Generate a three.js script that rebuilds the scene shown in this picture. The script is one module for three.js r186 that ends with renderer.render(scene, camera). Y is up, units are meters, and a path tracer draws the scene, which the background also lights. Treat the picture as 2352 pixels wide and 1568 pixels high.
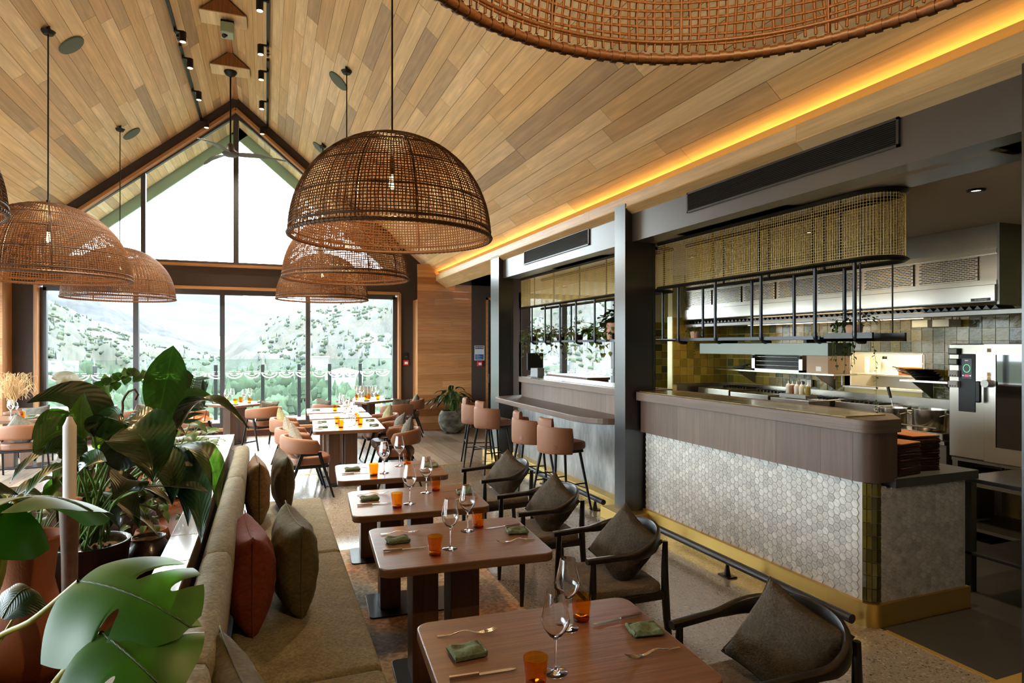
import * as THREE from 'three';
import { mergeGeometries, mergeVertices, toCreasedNormals } from 'three/addons/utils/BufferGeometryUtils.js';
import { RoundedBoxGeometry } from 'three/addons/geometries/RoundedBoxGeometry.js';
import { RectAreaLightUniformsLib } from 'three/addons/lights/RectAreaLightUniformsLib.js';

// ------------------------------------------------------------------ camera, sky, exposure
const FOCAL = 1440, CX = 1176, HORIZON = 793, EYE = 1.85, YAW = Math.atan((1176 - 612) / FOCAL);
const scene = new THREE.Scene();
const camera = new THREE.PerspectiveCamera(2 * Math.atan(784 / FOCAL) * 180 / Math.PI, 2352 / 1568, 0.05, 12000);
camera.position.set(0, EYE, 0);
camera.rotation.y = -YAW;
camera.setViewOffset(2352, 1568, 0, 784 - HORIZON, 2352, 1568);
camera.updateProjectionMatrix();
const renderer = new THREE.WebGLRenderer({ antialias: true });
renderer.toneMapping = THREE.LinearToneMapping;
renderer.toneMappingExposure = 3.5;
renderer.shadowMap.enabled = true;
RectAreaLightUniformsLib.init();
scene.background = new THREE.Color(0.84, 0.93, 1.0);      // bright overcast sky
scene.backgroundIntensity = 4.9;

// ------------------------------------------------------------------ helpers
let seedState = 12345;
function rnd() { seedState = (seedState + 0x6d2b79f5) | 0; let t = Math.imul(seedState ^ (seedState >>> 15), 1 | seedState); t = (t + Math.imul(t ^ (t >>> 7), 61 | t)) ^ t; return ((t ^ (t >>> 14)) >>> 0) / 4294967296; }
const rr = (a, b) => a + (b - a) * rnd();
const pick = (a) => a[Math.floor(rnd() * a.length)];
const V = (x, y, z) => new THREE.Vector3(x, y, z);
const SN = Math.sin(YAW), CN = Math.cos(YAW);
function ray(x, y) { const u = (x - CX) / FOCAL, v = (HORIZON - y) / FOCAL; return V(SN + u * CN, v, -CN + u * SN); }
const onY = (x, y, h) => { const r = ray(x, y); return r.multiplyScalar((h - EYE) / r.y).add(V(0, EYE, 0)); };
const onX = (x, y, X) => { const r = ray(x, y); return r.multiplyScalar(X / r.x).add(V(0, EYE, 0)); };
const onZ = (x, y, Z) => { const r = ray(x, y); return r.multiplyScalar(Z / r.z).add(V(0, EYE, 0)); };
const atD = (x, y, d) => ray(x, y).multiplyScalar(d).add(V(0, EYE, 0));

// periodic value noise for tiling textures
function makeNoise(seed) {
  const N = 256, t = new Float32Array(N * N); let s = seed * 7919 + 17;
  for (let i = 0; i < N * N; i++) { s = (Math.imul(s, 1664525) + 1013904223) | 0; t[i] = ((s >>> 8) & 0xffff) / 65535; }
  return (x, y, px, py) => {
    const xi = Math.floor(x), yi = Math.floor(y), fx = x - xi, fy = y - yi, sx = fx * fx * (3 - 2 * fx), sy = fy * fy * (3 - 2 * fy);
    const a = ((xi % px) + px) % px, b = (a + 1) % px, c = ((yi % py) + py) % py, d = (c + 1) % py;
    const g = (i, j) => t[(j & 255) * N + (i & 255)];
    return (g(a, c) * (1 - sx) + g(b, c) * sx) * (1 - sy) + (g(a, d) * (1 - sx) + g(b, d) * sx) * sy;
  };
}
const nz = makeNoise(3), nz2 = makeNoise(11);
function fbm(n, x, y, px, py, o = 4) { let a = 0, k = 0.5, s = 0; for (let i = 0; i < o; i++) { a += k * n(x, y, px, py); s += k; x *= 2; y *= 2; px *= 2; py *= 2; k *= 0.5; } return a / s; }
// texture from f(u, v) -> [r, g, b] in 0..255 (sRGB) ; or a single value for data maps
function tex(size, f, srgb = true, w = size, h = size) {
  const d = new Uint8Array(w * h * 4);
  for (let j = 0; j < h; j++) for (let i = 0; i < w; i++) { let c = f(i / w, j / h); if (typeof c === 'number') c = [c, c, c]; const o = (j * w + i) * 4; d[o] = Math.max(0, Math.min(255, c[0])); d[o + 1] = Math.max(0, Math.min(255, c[1])); d[o + 2] = Math.max(0, Math.min(255, c[2])); d[o + 3] = 255; }
  const t = new THREE.DataTexture(d, w, h); t.wrapS = t.wrapT = THREE.RepeatWrapping; t.magFilter = THREE.LinearFilter; t.minFilter = THREE.LinearMipmapLinearFilter; t.generateMipmaps = true;
  if (srgb) t.colorSpace = THREE.SRGBColorSpace; t.needsUpdate = true; return t;
}
const mix3 = (a, b, t) => [a[0] + (b[0] - a[0]) * t, a[1] + (b[1] - a[1]) * t, a[2] + (b[2] - a[2]) * t];
const hex3 = (h) => [(h >> 16) & 255, (h >> 8) & 255, h & 255];
const rep = (t, u, v = u) => { const c = t.clone(); c.repeat.set(u, v); c.needsUpdate = true; return c; };
function canvasTex(w, h, draw) { const c = document.createElement('canvas'); c.width = w; c.height = h; draw(c.getContext('2d'), w, h); const t = new THREE.CanvasTexture(c); t.colorSpace = THREE.SRGBColorSpace; return t; }

// geometry helpers: all non-indexed with position, normal, uv so that they merge
function plain(g) { if (g.index) g = g.toNonIndexed(); for (const k of Object.keys(g.attributes)) if (!['position', 'normal', 'uv'].includes(k)) g.deleteAttribute(k); if (!g.attributes.normal) g.computeVertexNormals(); if (!g.attributes.uv) g.setAttribute('uv', new THREE.BufferAttribute(new Float32Array(g.attributes.position.count * 2), 2)); return g; }
// uv in metres from the dominant axis of each face; u runs along the grain axis ('x','y','z')
function metreUV(g, grain = 'x', ou = 0, ov = 0) {
  g = plain(g); const p = g.attributes.position, n = g.attributes.normal, uv = g.attributes.uv, ax = { x: 0, y: 1, z: 2 }[grain];
  for (let i = 0; i < p.count; i += 3) {
    const m = [0, 0, 0]; for (let k = 0; k < 3; k++) { m[0] += n.getX(i + k); m[1] += n.getY(i + k); m[2] += n.getZ(i + k); }
    const ab = m.map(Math.abs), dom = ab.indexOf(Math.max(...ab)); let a = ax, b;
    if (dom === ax) { a = (ax + 1) % 3; b = (ax + 2) % 3; } else b = 3 - ax - dom;
    for (let k = 0; k < 3; k++) { const q = [p.getX(i + k), p.getY(i + k), p.getZ(i + k)]; uv.setXY(i + k, q[a] + ou, q[b] + ov); }
  }
  return g;
}
const move = (g, x = 0, y = 0, z = 0, rx = 0, ry = 0, rz = 0) => { const m = new THREE.Matrix4().makeRotationFromEuler(new THREE.Euler(rx, ry, rz)); m.setPosition(x, y, z); g.applyMatrix4(m); return g; };
function bx(w, h, d, x = 0, y = 0, z = 0, r = 0, grain = 'x') { const g = r ? new RoundedBoxGeometry(w, h, d, r > 0.012 ? 2 : 1, Math.min(r, w / 2.01, h / 2.01, d / 2.01)) : new THREE.BoxGeometry(w, h, d); return metreUV(move(g, x, y, z), grain, (x * 7.3 + z * 3.1) % 1, (y * 5.7) % 1); }
// box given by its two corners
const bb = (x0, x1, y0, y1, z0, z1, r = 0, grain = 'x') => bx(Math.abs(x1 - x0), Math.abs(y1 - y0), Math.abs(z1 - z0), (x0 + x1) / 2, (y0 + y1) / 2, (z0 + z1) / 2, r, grain);
function cyl(a, b, r0, r1 = r0, seg = 10, cap = true) { const A = a.isVector3 ? a : V(...a), B = b.isVector3 ? b : V(...b), L = A.distanceTo(B), g = new THREE.CylinderGeometry(r1, r0, L, seg, 1, !cap); const q = new THREE.Quaternion().setFromUnitVectors(V(0, 1, 0), B.clone().sub(A).normalize()); g.applyMatrix4(new THREE.Matrix4().compose(A.clone().add(B).multiplyScalar(0.5), q, V(1, 1, 1))); return plain(g); }
function lathe(pts, seg = 24) { return plain(new THREE.LatheGeometry(pts.map((p) => new THREE.Vector2(p[0], p[1])), seg)); }
const curve = (pts, closed = false, tension = 0.5) => new THREE.CatmullRomCurve3(pts.map((p) => (p.isVector3 ? p : V(...p))), closed, 'catmullrom', tension);
const tube = (pts, r, seg = 24, rad = 6, closed = false) => plain(new THREE.TubeGeometry(pts.getPoint ? pts : curve(pts, closed), seg, r, rad, closed));
// sweep an (a,b) cross-section along points: f(t) -> {p: Vector3, side: Vector3, up: Vector3, w, h}; superellipse section
function sweep(f, n = 24, k = 12, pow = 0.5, caps = true) {
  const pos = [], uv = [], idx = []; let len = 0, last = null;
  for (let i = 0; i <= n; i++) { const s = f(i / n); if (last) len += s.p.distanceTo(last); last = s.p.clone();
    for (let j = 0; j <= k; j++) { const a = (j / k) * Math.PI * 2, c = Math.cos(a), q = Math.sin(a), cu = Math.sign(c) * Math.abs(c) ** pow, su = Math.sign(q) * Math.abs(q) ** pow; const v = s.p.clone().addScaledVector(s.side, cu * s.w / 2).addScaledVector(s.up, su * s.h / 2); pos.push(v.x, v.y, v.z); uv.push(len, (j / k) * (s.w + s.h)); } }
  for (let i = 0; i < n; i++) for (let j = 0; j < k; j++) { const a = i * (k + 1) + j, b = a + k + 1; idx.push(a, b, a + 1, a + 1, b, b + 1); }
  if (caps) for (const i of [0, n]) { const s = f(i / n); pos.push(s.p.x, s.p.y, s.p.z); uv.push(0, 0); const c = pos.length / 3 - 1, o = i * (k + 1); for (let j = 0; j < k; j++) i ? idx.push(c, o + j, o + j + 1) : idx.push(c, o + j + 1, o + j); }
  const g = new THREE.BufferGeometry(); g.setAttribute('position', new THREE.Float32BufferAttribute(pos, 3)); g.setAttribute('uv', new THREE.Float32BufferAttribute(uv, 2)); g.setIndex(idx);
  let h = g.toNonIndexed(); h.computeVertexNormals(); h = toCreasedNormals(h, 0.9); return plain(h);
}
// grid surface f(u,v) -> Vector3
function grid(f, nu, nv, su = 1, sv = 1) {
  const pos = [], uv = [], idx = [];
  for (let j = 0; j <= nv; j++) for (let i = 0; i <= nu; i++) { const p = f(i / nu, j / nv); pos.push(p.x, p.y, p.z); uv.push(i / nu * su, j / nv * sv); }
  for (let j = 0; j < nv; j++) for (let i = 0; i < nu; i++) { const a = j * (nu + 1) + i, b = a + nu + 1; idx.push(a, a + 1, b, b, a + 1, b + 1); }
  const g = new THREE.BufferGeometry(); g.setAttribute('position', new THREE.Float32BufferAttribute(pos, 3)); g.setAttribute('uv', new THREE.Float32BufferAttribute(uv, 2)); g.setIndex(idx); g.computeVertexNormals(); return plain(g);
}
function roundRect(w, d, r, n = 6) { const s = new THREE.Shape(), x = w / 2, y = d / 2; s.moveTo(-x + r, -y); s.lineTo(x - r, -y); s.absarc(x - r, -y + r, r, -Math.PI / 2, 0); s.lineTo(x, y - r); s.absarc(x - r, y - r, r, 0, Math.PI / 2); s.lineTo(-x + r, y); s.absarc(-x + r, y - r, r, Math.PI / 2, Math.PI); s.lineTo(-x, -y + r); s.absarc(-x + r, -y + r, r, Math.PI, Math.PI * 1.5); return s; }
// extruded shape lying flat: its outline in x/z, from y = 0 up to h
function slab(shape, h, bevel = 0.004, grain = 'x', seg = 6) { const g = new THREE.ExtrudeGeometry(shape, { depth: h - 2 * bevel, bevelEnabled: bevel > 0, bevelThickness: bevel, bevelSize: bevel, bevelOffset: -bevel, bevelSegments: 2, curveSegments: seg }); g.rotateX(-Math.PI / 2); g.translate(0, bevel, 0); return metreUV(g, grain); }
const merge = (a) => (a.length === 1 ? plain(a[0]) : mergeGeometries(a.map(plain)));

// objects
const taken = new Map();
const numbered = (n) => { const k = taken.get(n) ?? 0; taken.set(n, k + 1); return k ? n + '_' + String(k).padStart(3, '0') : n; };
function obj(name, geos, m, parent) { const o = new THREE.Mesh(Array.isArray(geos) ? merge(geos) : geos, m); o.name = parent && parent !== scene ? name : numbered(name); o.castShadow = o.receiveShadow = true; (parent ?? scene).add(o); return o; }
function thing(name, label, category, pos = [0, 0, 0], turn = 0, group) { const o = new THREE.Group(); o.name = numbered(name); scene.add(o); o.position.set(...pos); o.rotation.y = turn; o.userData = { label, category }; if (group) o.userData.group = group; return o; }
function tag(o, label, category, group) { o.userData.label = label; o.userData.category = category; if (group) o.userData.group = group; return o; }
function struct(name, geos, m, parent) { const o = obj(name, geos, m, parent); if (!parent) o.userData.kind = 'structure'; return o; }
function structGroup(name) { const o = new THREE.Group(); o.name = numbered(name); o.userData.kind = 'structure'; scene.add(o); return o; }
function dup(root, pos, turn, label, group) { const r = root.clone(); r.name = numbered(root.name.replace(/_\d{3}$/, '')); scene.add(r); r.position.set(...pos); r.rotation.y = turn; r.userData = { ...root.userData }; if (label) r.userData.label = label; if (group) r.userData.group = group; return r; }
const std = (o) => new THREE.MeshStandardMaterial({ roughness: 0.6, ...o });
const phy = (o) => new THREE.MeshPhysicalMaterial({ roughness: 0.6, ...o });
// ------------------------------------------------------------------ materials
// wood grain: nearly white, multiplied by each material's own colour; u runs along the grain, one tile is 1.6 m x 0.4 m
const grainTex = tex(0, (u, v) => { const w = fbm(nz2, u * 4, v * 4, 4, 4, 3) * 0.35; const a = fbm(nz, u * 4, (v + w * 0.25) * 28, 4, 28, 4), b = fbm(nz2, u * 16, v * 128, 16, 128, 2), k = fbm(nz2, u * 3, v * 5, 3, 5, 3); const t = 0.62 * a + 0.2 * b + 0.28 * k; const g = 172 + 92 * t; return [g, g * 0.985, g * 0.965]; }, true, 1024, 512);
const grainBump = tex(0, (u, v) => 255 * (0.6 * fbm(nz, u * 4, v * 60, 4, 60, 3) + 0.4 * nz2(u * 24, v * 220, 24, 220)), false, 512, 512);
const plankTex = tex(0, (u, v) => { const a = fbm(nz, u * 4, v * 22, 4, 22, 4), k = fbm(nz2, u * 3, v * 4, 3, 4, 3); const g = 196 + 40 * a + 34 * k; return [g, g * 0.99, g * 0.975]; }, true, 512, 512), plankMap = rep(plankTex, 1 / 1.6, 1 / 0.4);
const woodMap = rep(grainTex, 1 / 1.6, 1 / 0.4), woodBump = rep(grainBump, 1 / 1.2, 1 / 0.4);
const wood = (color, roughness = 0.5, o = {}) => std({ color, roughness, map: woodMap, bumpMap: woodBump, bumpScale: 0.0006, ...o });
const M = {};
M.plank = ['#ecd09f', '#e6c896', '#e1c08c', '#f0d7ac', '#d3b385', '#ccb088', '#debc8e', '#bda380'].map((c) => wood(c, 0.42, { map: plankMap, bumpScale: 0.0003 }));
M.panelBoard = ['#c48a55', '#b97f4c', '#cf9762', '#b07646', '#c68f5d', '#d6a06c'].map((c) => wood(c, 0.5));
M.trimWood = wood('#c08a58', 0.5);
M.walnut = wood('#80593f', 0.34);
M.walnutDark = wood('#6b4a36', 0.45);
M.ash = wood('#6c574a', 0.42);             // greyish brown bar timber
M.ashBoard = ['#695346', '#624c40', '#705b4d'].map((c) => wood(c, 0.45));
M.blackWood = wood('#1d1917', 0.32);
M.floorPlank = ['#97897c', '#8b7d70', '#a39789', '#7f7267', '#928578'].map((c) => { const m = wood(c, 0.38); return m; });
M.planterWood = wood('#8a4f2c', 0.45);
const speck = tex(256, (u, v) => 128 + 110 * (nz(u * 64, v * 64, 64, 64) - 0.5) + 60 * (nz2(u * 128, v * 128, 128, 128) - 0.5), false);
// terrazzo: ground concrete with brown, grey and pale stones, 1.2 m a tile
const terr = canvasTex(1024, 1024, (g, w, h) => {
  g.fillStyle = '#958a7c'; g.fillRect(0, 0, w, h);
  const cols = ['#4d4239', '#665a4e', '#7d7266', '#3a332e', '#b3a796', '#c2b6a4', '#857867', '#cfc4b2', '#9b8b77', '#524940'];
  for (let i = 0; i < 12000; i++) { const x = rnd() * w, y = rnd() * h, r = 1.5 + 5.5 * rnd() ** 2.4, e = rr(0.55, 1), a = rnd() * 3.14; g.fillStyle = cols[Math.floor(rnd() * cols.length)]; g.globalAlpha = rr(0.35, 0.8);
    for (const dx of [-w, 0, w]) for (const dy of [-h, 0, h]) { if (x + dx < -12 || x + dx > w + 12 || y + dy < -12 || y + dy > h + 12) continue; g.beginPath(); g.ellipse(x + dx, y + dy, r, r * e, a, 0, 6.3); g.fill(); } }
});
terr.wrapS = terr.wrapT = THREE.RepeatWrapping; terr.repeat.set(1 / 1.2, 1 / 1.2);
M.terrazzo = phy({ map: terr, color: '#f4f7fa', roughness: 0.16, clearcoat: 0.25, clearcoatRoughness: 0.08 });
M.kitchenFloor = std({ color: '#2c2a28', roughness: 0.5, bumpMap: rep(speck, 4), bumpScale: 0.001 });
const rugTex = tex(512, (u, v) => { const a = fbm(nz, u * 5, v * 5, 5, 5, 5), b = fbm(nz2, u * 3, v * 3, 3, 3, 4), f = nz(u * 128, v * 128, 128, 128); let c = mix3(hex3(0xcb9d78), hex3(0xb5a592), Math.min(1, Math.max(0, (a - 0.42) * 4))); c = mix3(c, hex3(0x737a80), Math.min(1, Math.max(0, (b - 0.55) * 7)) * 0.85); return c.map((q) => q * (0.8 + 0.35 * f)); });
M.rug = std({ map: rep(rugTex, 1 / 2.2), roughness: 1, bumpMap: rep(speck, 3), bumpScale: 0.003 });
M.darkWall = std({ color: '#3d322d', roughness: 0.75, bumpMap: rep(speck, 2), bumpScale: 0.0003 });
M.darkSteel = phy({ color: '#1e1f22', roughness: 0.35, clearcoat: 1, clearcoatRoughness: 0.22 });
M.header = phy({ color: '#4a474a', roughness: 0.4, clearcoat: 0.8, clearcoatRoughness: 0.3 });
M.alu = std({ color: '#45464a', roughness: 0.4, metalness: 0.3 });       // window frames
M.blackMetal = std({ color: '#17181a', roughness: 0.42, metalness: 0.4 });
M.plateMetal = std({ color: '#3a3d42', roughness: 0.28, metalness: 0.6 });
M.brass = std({ color: '#e0bd6c', roughness: 0.42, metalness: 1, bumpMap: rep(speck, 1.5), bumpScale: 0.0004 });
M.brassWire = std({ color: '#dcc383', roughness: 0.4, metalness: 0.7 });
M.steel = std({ color: '#b9b4aa', roughness: 0.24, metalness: 1 });
M.steelDull = std({ color: '#8f8d89', roughness: 0.4, metalness: 1 });
M.cutlery = std({ color: '#d6d2cd', roughness: 0.2, metalness: 1 });
M.plaster = std({ color: '#b7a794', roughness: 0.9 });
M.white = std({ color: '#e8e6e1', roughness: 0.6 });
M.slate = std({ color: '#3b3b3d', roughness: 0.45 });
const marble = tex(256, (u, v) => { const a = fbm(nz, u * 4, v * 4, 4, 4, 5), b = Math.abs(fbm(nz2, u * 3, v * 3, 3, 3, 4) - 0.5); const g = 222 + 40 * (a - 0.5) - 30 * Math.max(0, 1 - b * 22); return [g, g, g * 0.985]; });
M.hex = ['#e2e1df', '#dbdad8', '#e8e7e5', '#d2d1d0', '#dedcd8'].map((c) => std({ color: c, map: rep(marble, 3), roughness: 0.36 }));
M.grout = std({ color: '#bebbb6', roughness: 0.9 });
const wavy = tex(256, (u, v) => 255 * fbm(nz, u * 4, v * 4, 4, 4, 3), false);
M.zellige = ['#75621b', '#655819', '#826b1f', '#524b1a', '#6d5f1b', '#8a772a', '#46441b'].map((c) => phy({ color: c, roughness: 0.26, clearcoat: 0.3, clearcoatRoughness: 0.08, bumpMap: rep(wavy, 9), bumpScale: 0.004 }));
M.tileGrout = std({ color: '#b3a878', roughness: 0.9 });
M.greenTile = ['#4a3f16', '#3b3413', '#574a1a'].map((c) => phy({ color: c, roughness: 0.12, clearcoat: 0.8, clearcoatRoughness: 0.05, bumpMap: rep(wavy, 6), bumpScale: 0.002 }));
const stoneTex = tex(512, (u, v) => { const a = fbm(nz, u * 6, v * 3, 6, 3, 5), b = fbm(nz2, u * 40, v * 12, 40, 12, 3); const g = 172 + 80 * (a - 0.5) + 46 * (b - 0.5); return [g, g * 1.01, g * 1.01]; });
M.barStone = std({ map: rep(stoneTex, 0.8), color: '#f1f2f2', roughness: 0.45 });
// fabrics
const cloth = tex(256, (u, v) => { const f = 0.5 * nz(u * 90, v * 90, 90, 90) + 0.5 * nz2(u * 50, v * 50, 50, 50), c = fbm(nz2, u * 4, v * 4, 4, 4, 3); const g = 190 + 75 * (f - 0.5) + 50 * (c - 0.5); return [g, g * 0.99, g * 0.97]; });
const bouc = tex(256, (u, v) => 255 * (0.6 * nz(u * 70, v * 70, 70, 70) + 0.4 * nz2(u * 34, v * 34, 34, 34)), false);
const fabric = (color, o = {}) => phy({ color, map: rep(cloth, 2.2), roughness: 0.95, bumpMap: rep(bouc, 3), bumpScale: 0.0012, sheen: 0.25, sheenRoughness: 0.6, sheenColor: new THREE.Color(color).lerp(new THREE.Color('#ffffff'), 0.25), ...o });
M.sofa = fabric('#aea890');
const velvet = (c) => fabric(c, { bumpScale: 0.0005, sheen: 0.7, sheenRoughness: 0.35, roughness: 0.8 });
M.rust = velvet('#9c4423'); M.olive = velvet('#787046'); M.tan = velvet('#a07f58'); M.darkOlive = velvet('#645636'); M.sand = velvet('#cfa877');
M.charcoal = fabric('#625b50', { bumpScale: 0.004, map: rep(cloth, 4) }); M.seatBoucle = fabric('#8b7f70', { bumpScale: 0.004, map: rep(cloth, 4) });
M.greyCushion = fabric('#7d7a70'); M.stripe = fabric('#9b968b'); M.sage = fabric('#9b9a74');
M.leather = phy({ color: '#7a4d30', roughness: 0.6, bumpMap: rep(speck, 5), bumpScale: 0.0005, sheen: 0.12, sheenColor: new THREE.Color('#c79a78'), sheenRoughness: 0.5 });
M.leatherDark = phy({ color: '#6d442c', roughness: 0.45, bumpMap: rep(speck, 5), bumpScale: 0.0005 });
M.napkin = fabric('#7f9473', { bumpScale: 0.0008 });
M.linen = fabric('#b9b2a6');
// rattan
const canes = tex(128, (u, v) => { const f = nz(u * 32, v * 32, 32, 32); const g = 190 + 90 * (f - 0.5); return [g, g * 0.95, g * 0.88]; });
M.rattan = std({ color: '#83562a', map: rep(canes, 6), roughness: 0.55 });
M.rattanRib = std({ color: '#70461c', map: rep(canes, 6), roughness: 0.5 });
// glass
M.pane = phy({ color: '#f6fbf8', transmission: 1, thickness: 0, roughness: 0.0, ior: 1.12 });
M.fence = phy({ color: '#e4f5ec', transmission: 1, thickness: 0, roughness: 0.0, ior: 1.45 });
M.glass = phy({ color: '#ffffff', transmission: 1, thickness: 0, roughness: 0.0, ior: 1.5 });
M.glassSolid = phy({ color: '#ffffff', transmission: 1, thickness: 0.01, roughness: 0.0, ior: 1.5 });
M.amber = phy({ color: '#ffbb3c', transmission: 1, thickness: 0, roughness: 0.02, ior: 1.5 });
M.amberBase = phy({ color: '#e07810', transmission: 1, thickness: 0.012, attenuationColor: new THREE.Color('#d05a08'), attenuationDistance: 0.014, roughness: 0.02, ior: 1.5 });
M.frit = phy({ color: '#ffffff', roughness: 1, transmission: 0.55, thickness: 0 });
// lamps
M.bulb = std({ color: '#ffdf9a', emissive: new THREE.Color(1.0, 0.62, 0.2), emissiveIntensity: 14 });
M.spotGlow = std({ color: '#fff2dc', emissive: new THREE.Color(1.0, 0.8, 0.5), emissiveIntensity: 3 });
M.led = std({ color: '#ffcf70', emissive: new THREE.Color(1.0, 0.56, 0.1), emissiveIntensity: 5 });
M.disc = std({ color: '#56645a', roughness: 0.7 });
// plants and pots
const leafTex = tex(0, (u, v) => { const s = Math.abs(v - 0.5) * 2, vein = Math.max(0, Math.sin((u * 1.0 + s * 0.22) * 82)) ** 6 * 0.1 * Math.min(1, s * 4), mid = Math.max(0, 1 - s * 22) * 0.25; const f = fbm(nz, u * 8, v * 8, 8, 8, 3); const k = 200 * (0.82 + 0.3 * (f - 0.5) + vein + mid); return [k * 1.02, k, k * 0.9]; }, true, 512, 128);
const leafBump = tex(0, (u, v) => { const s = Math.abs(v - 0.5) * 2; return 255 * (0.5 + 0.5 * Math.sin((u + s * 0.22) * 82) * Math.min(1, s * 3) - Math.max(0, 0.4 - s * 8)); }, false, 512, 128);
const leafMat = (c, o = {}) => phy({ color: c, map: leafTex, bumpMap: leafBump, bumpScale: 0.0006, roughness: 0.4, transmission: 0.28, thickness: 0, side: THREE.DoubleSide, ...o });
M.leafDark = leafMat('#325622'); M.leafDeep = leafMat('#27431c'); M.leafMid = leafMat('#4f8a26', { transmission: 0.42 }); M.leafBright = leafMat('#86bb35', { transmission: 0.5 }); M.leafMonstera = phy({ color: '#35700c', roughness: 0.45, transmission: 0.34, thickness: 0, side: THREE.DoubleSide });
M.leafGloss = leafMat('#39592c', { transmission: 0.1, roughness: 0.24 }); M.leafPale = leafMat('#a9b96a', { transmission: 0.4 });
M.stem = std({ color: '#5d7a2c', roughness: 0.6 }); M.stemYellow = std({ color: '#9c8e35', roughness: 0.5 }); M.stemBrown = std({ color: '#5a4426', roughness: 0.7 });
M.spathe = phy({ color: '#eee2cb', roughness: 0.7, transmission: 0.3, thickness: 0 }); M.orangeSpathe = phy({ color: '#d98d58', roughness: 0.3, transmission: 0.2, thickness: 0 });
M.dryGrass = std({ color: '#d9b684', roughness: 0.9 });
M.terracotta = std({ color: '#94522a', roughness: 0.7, bumpMap: rep(speck, 2), bumpScale: 0.001 }); M.clayDark = phy({ color: '#33211a', roughness: 0.25, clearcoat: 0.6 }); M.paleTerracotta = std({ color: '#c79a80', roughness: 0.8 });
M.brassPot = std({ color: '#a8873a', roughness: 0.3, metalness: 1 });
const potTex = tex(256, (u, v) => { const a = fbm(nz, u * 12, v * 12, 12, 12, 5), g = 105 + 150 * (a - 0.5); return [g, g, g * 0.9]; });
M.stonePot = std({ map: potTex, roughness: 0.9, bumpMap: rep(speck, 3), bumpScale: 0.003 });
M.soil = std({ color: '#2a1e15', roughness: 1 });
M.wax = phy({ color: '#f3ece4', roughness: 0.5 });
M.glazedTile = phy({ color: '#c9c6ca', roughness: 0.14, clearcoat: 0.5, clearcoatRoughness: 0.05 });
// ------------------------------------------------------------------ room shell
const RX = -0.58, RY = 6.9, TAN = 0.841, PHI = Math.atan(TAN), CP = Math.cos(PHI), SP = Math.sin(PHI);
const GZ = -13.9, LX = -4.75;                 // gable wall and left wall planes
const roofY = (x) => RY - TAN * Math.abs(x - RX);
const SLEN = 5.44;                             // slope length from ridge to eave
// floors
const floor = structGroup('floor');
obj('terrazzo', bb(LX, 3.74, -0.12, 0, -9.45, 5, 0), M.terrazzo, floor);
obj('far_base', bb(LX, 5.0, -0.12, -0.014, GZ, -9.45), M.grout, floor);
obj('bar_floor', [bb(3.74, 8, -0.12, 0, -9.45, -5.7), bb(5.0, 8, -0.12, 0, -12.3, -9.45)], M.kitchenFloor, floor);
obj('kitchen_floor', bb(3.755, 8, -0.12, 0, -5.7, 5), M.kitchenFloor, floor);
obj('brass_strip', [bb(3.72, 3.755, -0.12, 0.004, -2.9, 5), bb(LX, 3.6, -0.02, 0.004, -9.46, -9.43)], M.brass, floor);
{ // far timber-look planks running towards the windows
  const W = 0.2; let row = 0;
  for (let x = LX + 0.01; x < 4.9; x += W, row++) { let z = -9.47 - rr(0, 0.8);
    const gz = []; let a = -9.47; while (a > GZ + 0.05) { const b = Math.max(GZ + 0.01, z); gz.push([a, b]); a = b; z -= rr(1.0, 1.5); }
    for (const [p, q] of gz) { if (p - q < 0.05) continue; obj('floor_plank', bx(W - 0.005, 0.014, p - q - 0.005, x + W / 2, -0.007, (p + q) / 2, 0, 'z'), pick(M.floorPlank), floor); } }
}
const rug = obj('rug', slab(roundRect(1.26, 8.2, 0.01), 0.008, 0.002, 'z'), M.rug); rug.position.set(1.06, 0, -1.72); tag(rug, 'mottled tan and grey-blue rug under the bench tables', 'rug');

// ceiling: two slopes of planks
function slope(name, dir, z0, z1) {
  const g = structGroup(name); g.position.set(RX, RY, 0); g.rotation.z = -dir * PHI;
  const b = obj('ceiling_board', bb(dir * -0.1, dir * (SLEN + 0.35), 0.012, 0.25, 5, GZ - 2.0), M.darkWall, g); b.userData.label = 'dark backing behind the planks';
  const W = 0.172, variants = [0, 1, 2, 3, 4, 5].map((k) => metreUV(new THREE.BoxGeometry(W - 0.004, 0.012, 2.2), 'z', k * 0.37, k * 0.61));
  for (let s = 0.002; s + W < SLEN; s += W) { let z = z0 + rr(0, 1.5);
    while (z > z1 + 0.02) { let L = rr(1.3, 3.3); if (z - L < z1 + 0.4) L = z - z1; const top = Math.min(z, z0), bot = z - L; z = bot; if (top - bot < 0.05) continue;
      const m = new THREE.Mesh(pick(variants), rnd() < 0.72 ? M.plank[Math.floor(rnd() * 4)] : M.plank[4 + Math.floor(rnd() * 4)]); m.name = 'plank'; m.castShadow = m.receiveShadow = true; m.scale.z = (top - bot - 0.003) / 2.2; m.position.set(dir * (s + W / 2), 0.004 - rr(0, 0.0015), (top + bot) / 2); g.add(m); } }
  // boards of the eave outside the gable glass
  for (let s = 0.002; s + W < SLEN; s += W) { const m = new THREE.Mesh(pick(variants), pick(M.plank)); m.name = 'eave_plank'; m.castShadow = m.receiveShadow = true; m.scale.z = 1.75 / 2.2; m.position.set(dir * (s + W / 2), 0.004, GZ - 0.2 - 0.88); g.add(m); }
  obj('eave_fascia', bb(dir * -0.2, dir * (SLEN + 0.3), -0.22, 0.25, GZ - 2.0, GZ - 2.08), M.fasciaGreen, g);
  return g;
}
M.fasciaGreen = std({ color: '#9fbfae', roughness: 0.7 });
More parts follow.
